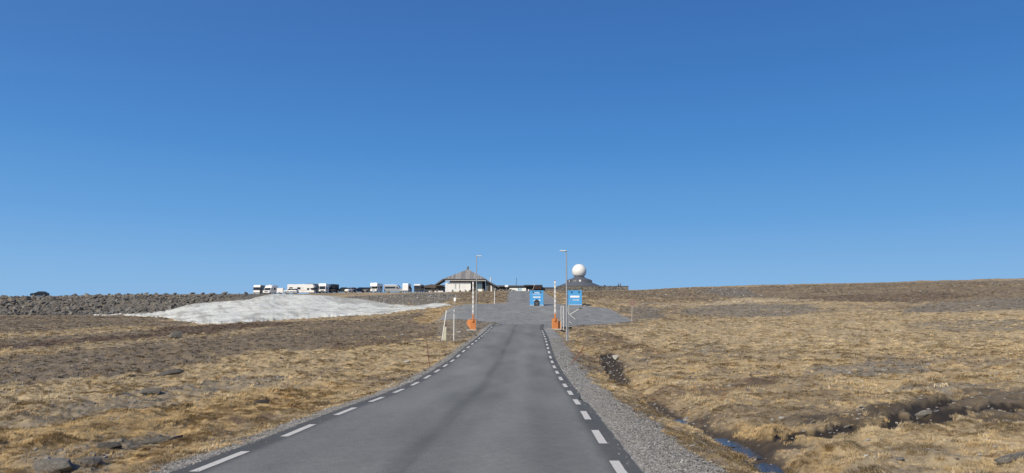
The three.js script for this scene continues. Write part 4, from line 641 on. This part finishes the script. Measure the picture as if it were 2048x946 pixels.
// ---------- vehicles ----------
const V = { white: new THREE.MeshPhysicalMaterial({ color: lcol(.78, .78, .76), roughness: .35, clearcoat: .5, clearcoatRoughness: .2 }), silver: mat([.40, .41, .42], .35, { metalness: .35 }), grey: mat([.20, .21, .22], .4), black: mat([.015, .016, .02], .25), navy: mat([.012, .014, .03], .25), green: mat([.045, .055, .045], .3), char: mat([.05, .05, .055], .3), ivory: mat([.66, .66, .62], .45) };
const ext = (pts, w, bev = .05) => new THREE.ExtrudeGeometry(new THREE.Shape(pts.map(q => new THREE.Vector2(...q))), { depth: w - 2 * bev, bevelEnabled: true, bevelSize: bev, bevelThickness: bev, bevelSegments: 2 }).translate(0, 0, -w / 2 + bev);
const tyreG = new THREE.CylinderGeometry(.34, .34, .22, 20).rotateX(Math.PI / 2), rimG = new THREE.CylinderGeometry(.21, .21, .23, 14).rotateX(Math.PI / 2);
function wheels(t, xs, w, s = 1) { for (const x of xs) for (const z of [-1, 1]) { const q = part(t, 'wheel', tyreG, X.rubber, [x, .34 * s, z * (w / 2 - .1)]); q.scale.setScalar(s); part(q, 'rim', rimG, X.chrome); } }
function lights(t, xf, xr, y, w, yr = y) { for (const z of [-1, 1]) { part(t, 'headlight', rbox(.1, .17, .34, .03, xf, y, z * (w / 2 - .26)), X.lamp); part(t, 'tail_light', rbox(.06, .26, .16, .02, xr, yr, z * (w / 2 - .14)), X.tail); } }
function parked(name, label, cat, px, d, turn, group) { const x = dirOf(px, 585)[0] * d; return thing(name, label, cat, [x, land(x, d) + .02, -d], turn, group); }
function car(label, px, d, turn, paint, o = {}) {
  const t = parked('parked_car', label, 'car', px, d, turn, 'cars parked on the plateau'), suv = o.suv ? 1 : 0, h = 1.46 + .22 * suv, L = 2.2;
  part(t, 'body', ext([[-L, .3], [L, .3], [L + .06, .62], [L - .12, .84 + .1 * suv], [1.0, .98 + .1 * suv], [-L + .1, 1.0 + .12 * suv], [-L - .03, .6]], 1.8, .07), paint);
  const cab = part(t, 'cabin_glass', ext([[1.15, .97 + .1 * suv], [.35, h - .06], [-1.35 - .3 * suv, h - .06], [-L + .15, .98 + .1 * suv]], 1.58, .05), X.glass);
  part(cab, 'roof', ext([[.42, h - .1], [.25, h], [-1.2 - .3 * suv, h], [-1.5 - .3 * suv, h - .12]], 1.48, .04), paint);
  for (const x of [-.35, -1.45 - .15 * suv]) for (const z of [-1, 1]) part(cab, 'pillar', box(.1, h - 1.05, .03, x, (h + .98) / 2 - .04, z * .795), paint);
  part(t, 'windscreen', ext([[1.17, .99 + .1 * suv], [.40, h - .07], [.36, h - .07], [1.12, .99 + .1 * suv]], 1.4, .01), X.glass);
  part(t, 'front_bumper', rbox(.16, .3, 1.7, .05, L + .02, .44, 0), X.black); part(t, 'number_plate', box(.02, .12, .5, L + .115, .46, 0), X.print);
  lights(t, L - .02, -L - .02, .7, 1.8, .82); wheels(t, [1.35, -1.35], 1.8);
  for (const z of [-1, 1]) part(t, 'mirror', rbox(.12, .12, .2, .03, .85, 1.06, z * .98), paint);
  return t;
}
function motorhome(label, px, d, turn, paint, o = {}) {
  const L = o.len || 6.8, H = o.h || 2.85, w = 2.25, f = L / 2, t = parked('motorhome', label, 'motorhome', px, d, turn, 'motorhomes parked on the plateau');
  const front = o.kind === 'alcove' ? [[f, .45], [f, .95], [f - .75, 1.15], [f - 1.15, 1.85], [f - .2, 2.0], [f - .1, 2.3], [f - .35, H]] : o.kind === 'bus' ? [[f, .35], [f, 1.1], [f - .15, 2.2], [f - .35, H]] : [[f, .45], [f, .95], [f - .75, 1.15], [f - 1.4, 1.95], [f - 1.75, 2.45], [f - 2.5, H]];
  part(t, 'body', ext([[-f, .4], ...front, [-f + .1, H], [-f, H - .1]], w, .06), paint);
  const ws = o.kind === 'bus' ? [[f - .02, 1.15], [f - .17, 2.2]] : o.kind === 'alcove' ? [[f - .72, 1.16], [f - 1.12, 1.82]] : [[f - .72, 1.16], [f - 1.38, 1.93]];
  part(t, 'windscreen', ext([[ws[0][0] + .08, ws[0][1]], [ws[1][0] + .08, ws[1][1]], [ws[1][0] - .2, ws[1][1]], [ws[0][0] - .2, ws[0][1]]], w - .24, .01), X.glass);
  for (const z of [-1, 1]) {
    part(t, 'cab_window', box(.8, .6, .04, f - (o.kind === 'bus' ? 1.2 : 1.9), 1.55, z * (w / 2 + .005)), X.glass);
    for (const x of [-.6, -f + 1.2]) { const q = part(t, 'side_window', rbox(1.15, .66, .05, .02, x, 1.78, z * (w / 2 + .01)), X.glass); part(q, 'window_frame', box(1.22, .04, .05, x, 1.42, z * (w / 2 + .012)), X.black); }
    part(t, 'mirror', rbox(.14, .36, .22, .04, f - 1.0, 1.6, z * (w / 2 + .16)), X.black);
    part(t, 'side_stripe', box(L * .7, .1, .02, -.3, 1.1, z * (w / 2 + .006)), V.silver);
  }
  const dr = part(t, 'door', box(.65, 1.75, .04, .55, 1.35, w / 2 + .008), paint === V.black || paint === V.char ? V.grey : V.ivory); part(dr, 'handle', box(.12, .04, .04, .33, 1.25, w / 2 + .03), X.black);
  part(t, 'rear_window', rbox(.04, .55, 1.3, .02, -f - .055, 1.9, 0), X.glass);
  part(t, 'front_grille', box(.04, .26, 1.1, f + .055, .72, 0), X.black); part(t, 'front_bumper', rbox(.2, .24, w - .1, .05, f + .02, .42, 0), o.kind === 'bus' ? X.black : V.ivory);
  part(t, 'roof_hatch', mergeGeometries([rbox(.7, .14, .6, .04, -.6, H + .06, .2), rbox(.5, .12, .5, .04, -f + 1.2, H + .05, -.3), rbox(1.0, .2, .8, .05, .6, H + .09, 0)]), V.ivory);
  lights(t, f + .0, -f - .05, .85, w, 1.0); wheels(t, [f - 1.0, -f + 1.75], w - .05, 1.02);
  return t;
}
function van(label, px, d, turn, paint, o = {}) {
  const L = o.len || 5.6, H = o.h || 2.55, f = L / 2, w = 2.0, t = parked('parked_van', label, 'van', px, d, turn, 'vans parked on the plateau');
  part(t, 'body', ext([[-f, .38], [f, .38], [f + .05, .8], [f - .15, 1.05], [f - .85, 1.25], [f - 1.75, H - .15], [f - 2.1, H], [-f + .12, H], [-f - .02, H - .3]], w, .08), paint);
  part(t, 'windscreen', ext([[f - .78, 1.26], [f - 1.58, H - .22], [f - 1.75, H - .22], [f - 1.0, 1.26]], w - .2, .01), X.glass);
  for (const z of [-1, 1]) { part(t, 'side_window', box(L * .58, .62, .04, -L * .17, 1.62, z * (w / 2 + .006)), X.glass); part(t, 'cab_window', ext([[f - 1.15, 1.25], [f - 1.75, 1.9], [f - 2.1, 1.9], [f - 2.1, 1.25]], .03, .005).translate(0, 0, z * (w / 2 + .006)), X.glass); part(t, 'mirror', rbox(.14, .3, .2, .04, f - 1.2, 1.4, z * (w / 2 + .14)), X.black); part(t, 'side_moulding', box(L * .8, .1, .03, 0, .8, z * (w / 2 + .006)), X.black); }
  part(t, 'rear_window', rbox(.05, .55, 1.5, .02, -f - .01, 1.75, 0), X.glass); part(t, 'rear_bumper', rbox(.16, .2, w - .1, .04, -f - .04, .45, 0), X.black); part(t, 'number_plate', box(.02, .13, .5, -f - .045, .95, 0), X.print);
  part(t, 'front_grille', box(.05, .22, 1.1, f + .045, .74, 0), X.black); lights(t, f - .02, -f - .02, .9, w, 1.2); wheels(t, [f - .95, -f + 1.25], w - .04);
  return t;
}
const TO = -Math.PI / 2;                            // facing down the road, towards the photographer
car('black car parked alone above the long rubble bank', 80, 221, Math.PI + .25, V.black);
motorhome('dark sided touring coach with pale front, first beside the white coachbuilt motorhome', 522, 244, TO - .05, V.char, { kind: 'bus', len: 7.4, h: 2.8 });
part(scene.children[scene.children.length - 1], 'front_mask', rbox(.06, 1.0, 2.1, .03, 3.76, .72, 0), V.white); 
motorhome('white coachbuilt motorhome with sloping cab between the dark coach and a white trailer', 541, 242, TO - .08, V.white, { h: 2.8 });
{ const t = parked('box_trailer', 'small plain white box trailer beside the silver estate car', 'trailer', 561, 240, 0); part(t, 'body', rbox(2.0, 1.5, 1.6, .04, 0, 1.15, 0), V.white); part(t, 'drawbar', mergeGeometries([bar([1, .5, -.4], [2, .48, 0], .04), bar([1, .5, .4], [2, .48, 0], .04)]), X.galv); wheels(t, [-.1], 1.9, .9); part(t, 'tail_light', box(.04, .15, .3, -1.01, .6, .5), X.tail); }
car('silver estate car with dark windows before the long white motorhome', 582, 240, Math.PI - .1, V.silver, { suv: 1 });
motorhome('long white motorhome seen side on, facing the grey motorhome', 603, 250, 0, V.white, { len: 8.8, h: 3.0, kind: 'alcove' });
motorhome('grey backed motorhome behind the nose of the long white one', 628, 253, Math.PI / 2 - .25, V.grey, { h: 3.1, kind: 'bus', len: 6.2 });
motorhome('pale grey motorhome tight beside the flat fronted white one', 638, 256, TO - .02, V.ivory, { h: 2.95, kind: 'bus', len: 5.6 });
motorhome('flat fronted white motorhome with black windscreen', 651, 248, TO - .08, V.white, { kind: 'bus', h: 2.95, len: 6.6 });
van('dark panel van close behind the flat fronted white motorhome', 664, 251, TO - .3, V.navy, { h: 2.85, len: 5.4 });
car('dark green off road car beside the white one', 684, 254, Math.PI + .35, V.green, { suv: 1 });
car('white off road car between dark green and black cars', 702, 255, TO - .55, V.white, { suv: 1 });
car('black car next to the white off road car', 719, 256, Math.PI + .5, V.navy, { suv: 1 });
car('dark grey car next to the white overcab motorhome', 735, 257, TO - .2, V.char, { suv: 1 });
motorhome('white overcab motorhome with pale windscreen beside the silver minibus', 753, 258, TO - .15, V.white, { kind: 'alcove', h: 3.0, len: 6.4 });
van('silver minibus with a dark window band, seen side on', 788, 260, -.12, V.silver, { len: 6.4, h: 2.5 });
van('tall white van seen from behind', 814.5, 261, Math.PI / 2 - .1, V.white, { h: 2.85 });
motorhome('motorhome with a dark front and white brow beside the side wing', 838, 262, TO - .1, V.char, { kind: 'bus', h: 2.6, len: 5.8 });
part(scene.children[scene.children.length - 1], 'white_brow', rbox(1.2, .5, 2.2, .06, 2.3, 2.5, 0), V.white);
scene.traverse(o => { if (o.isMesh) { o.castShadow = true; o.receiveShadow = true; } });
renderer.render(scene, camera);
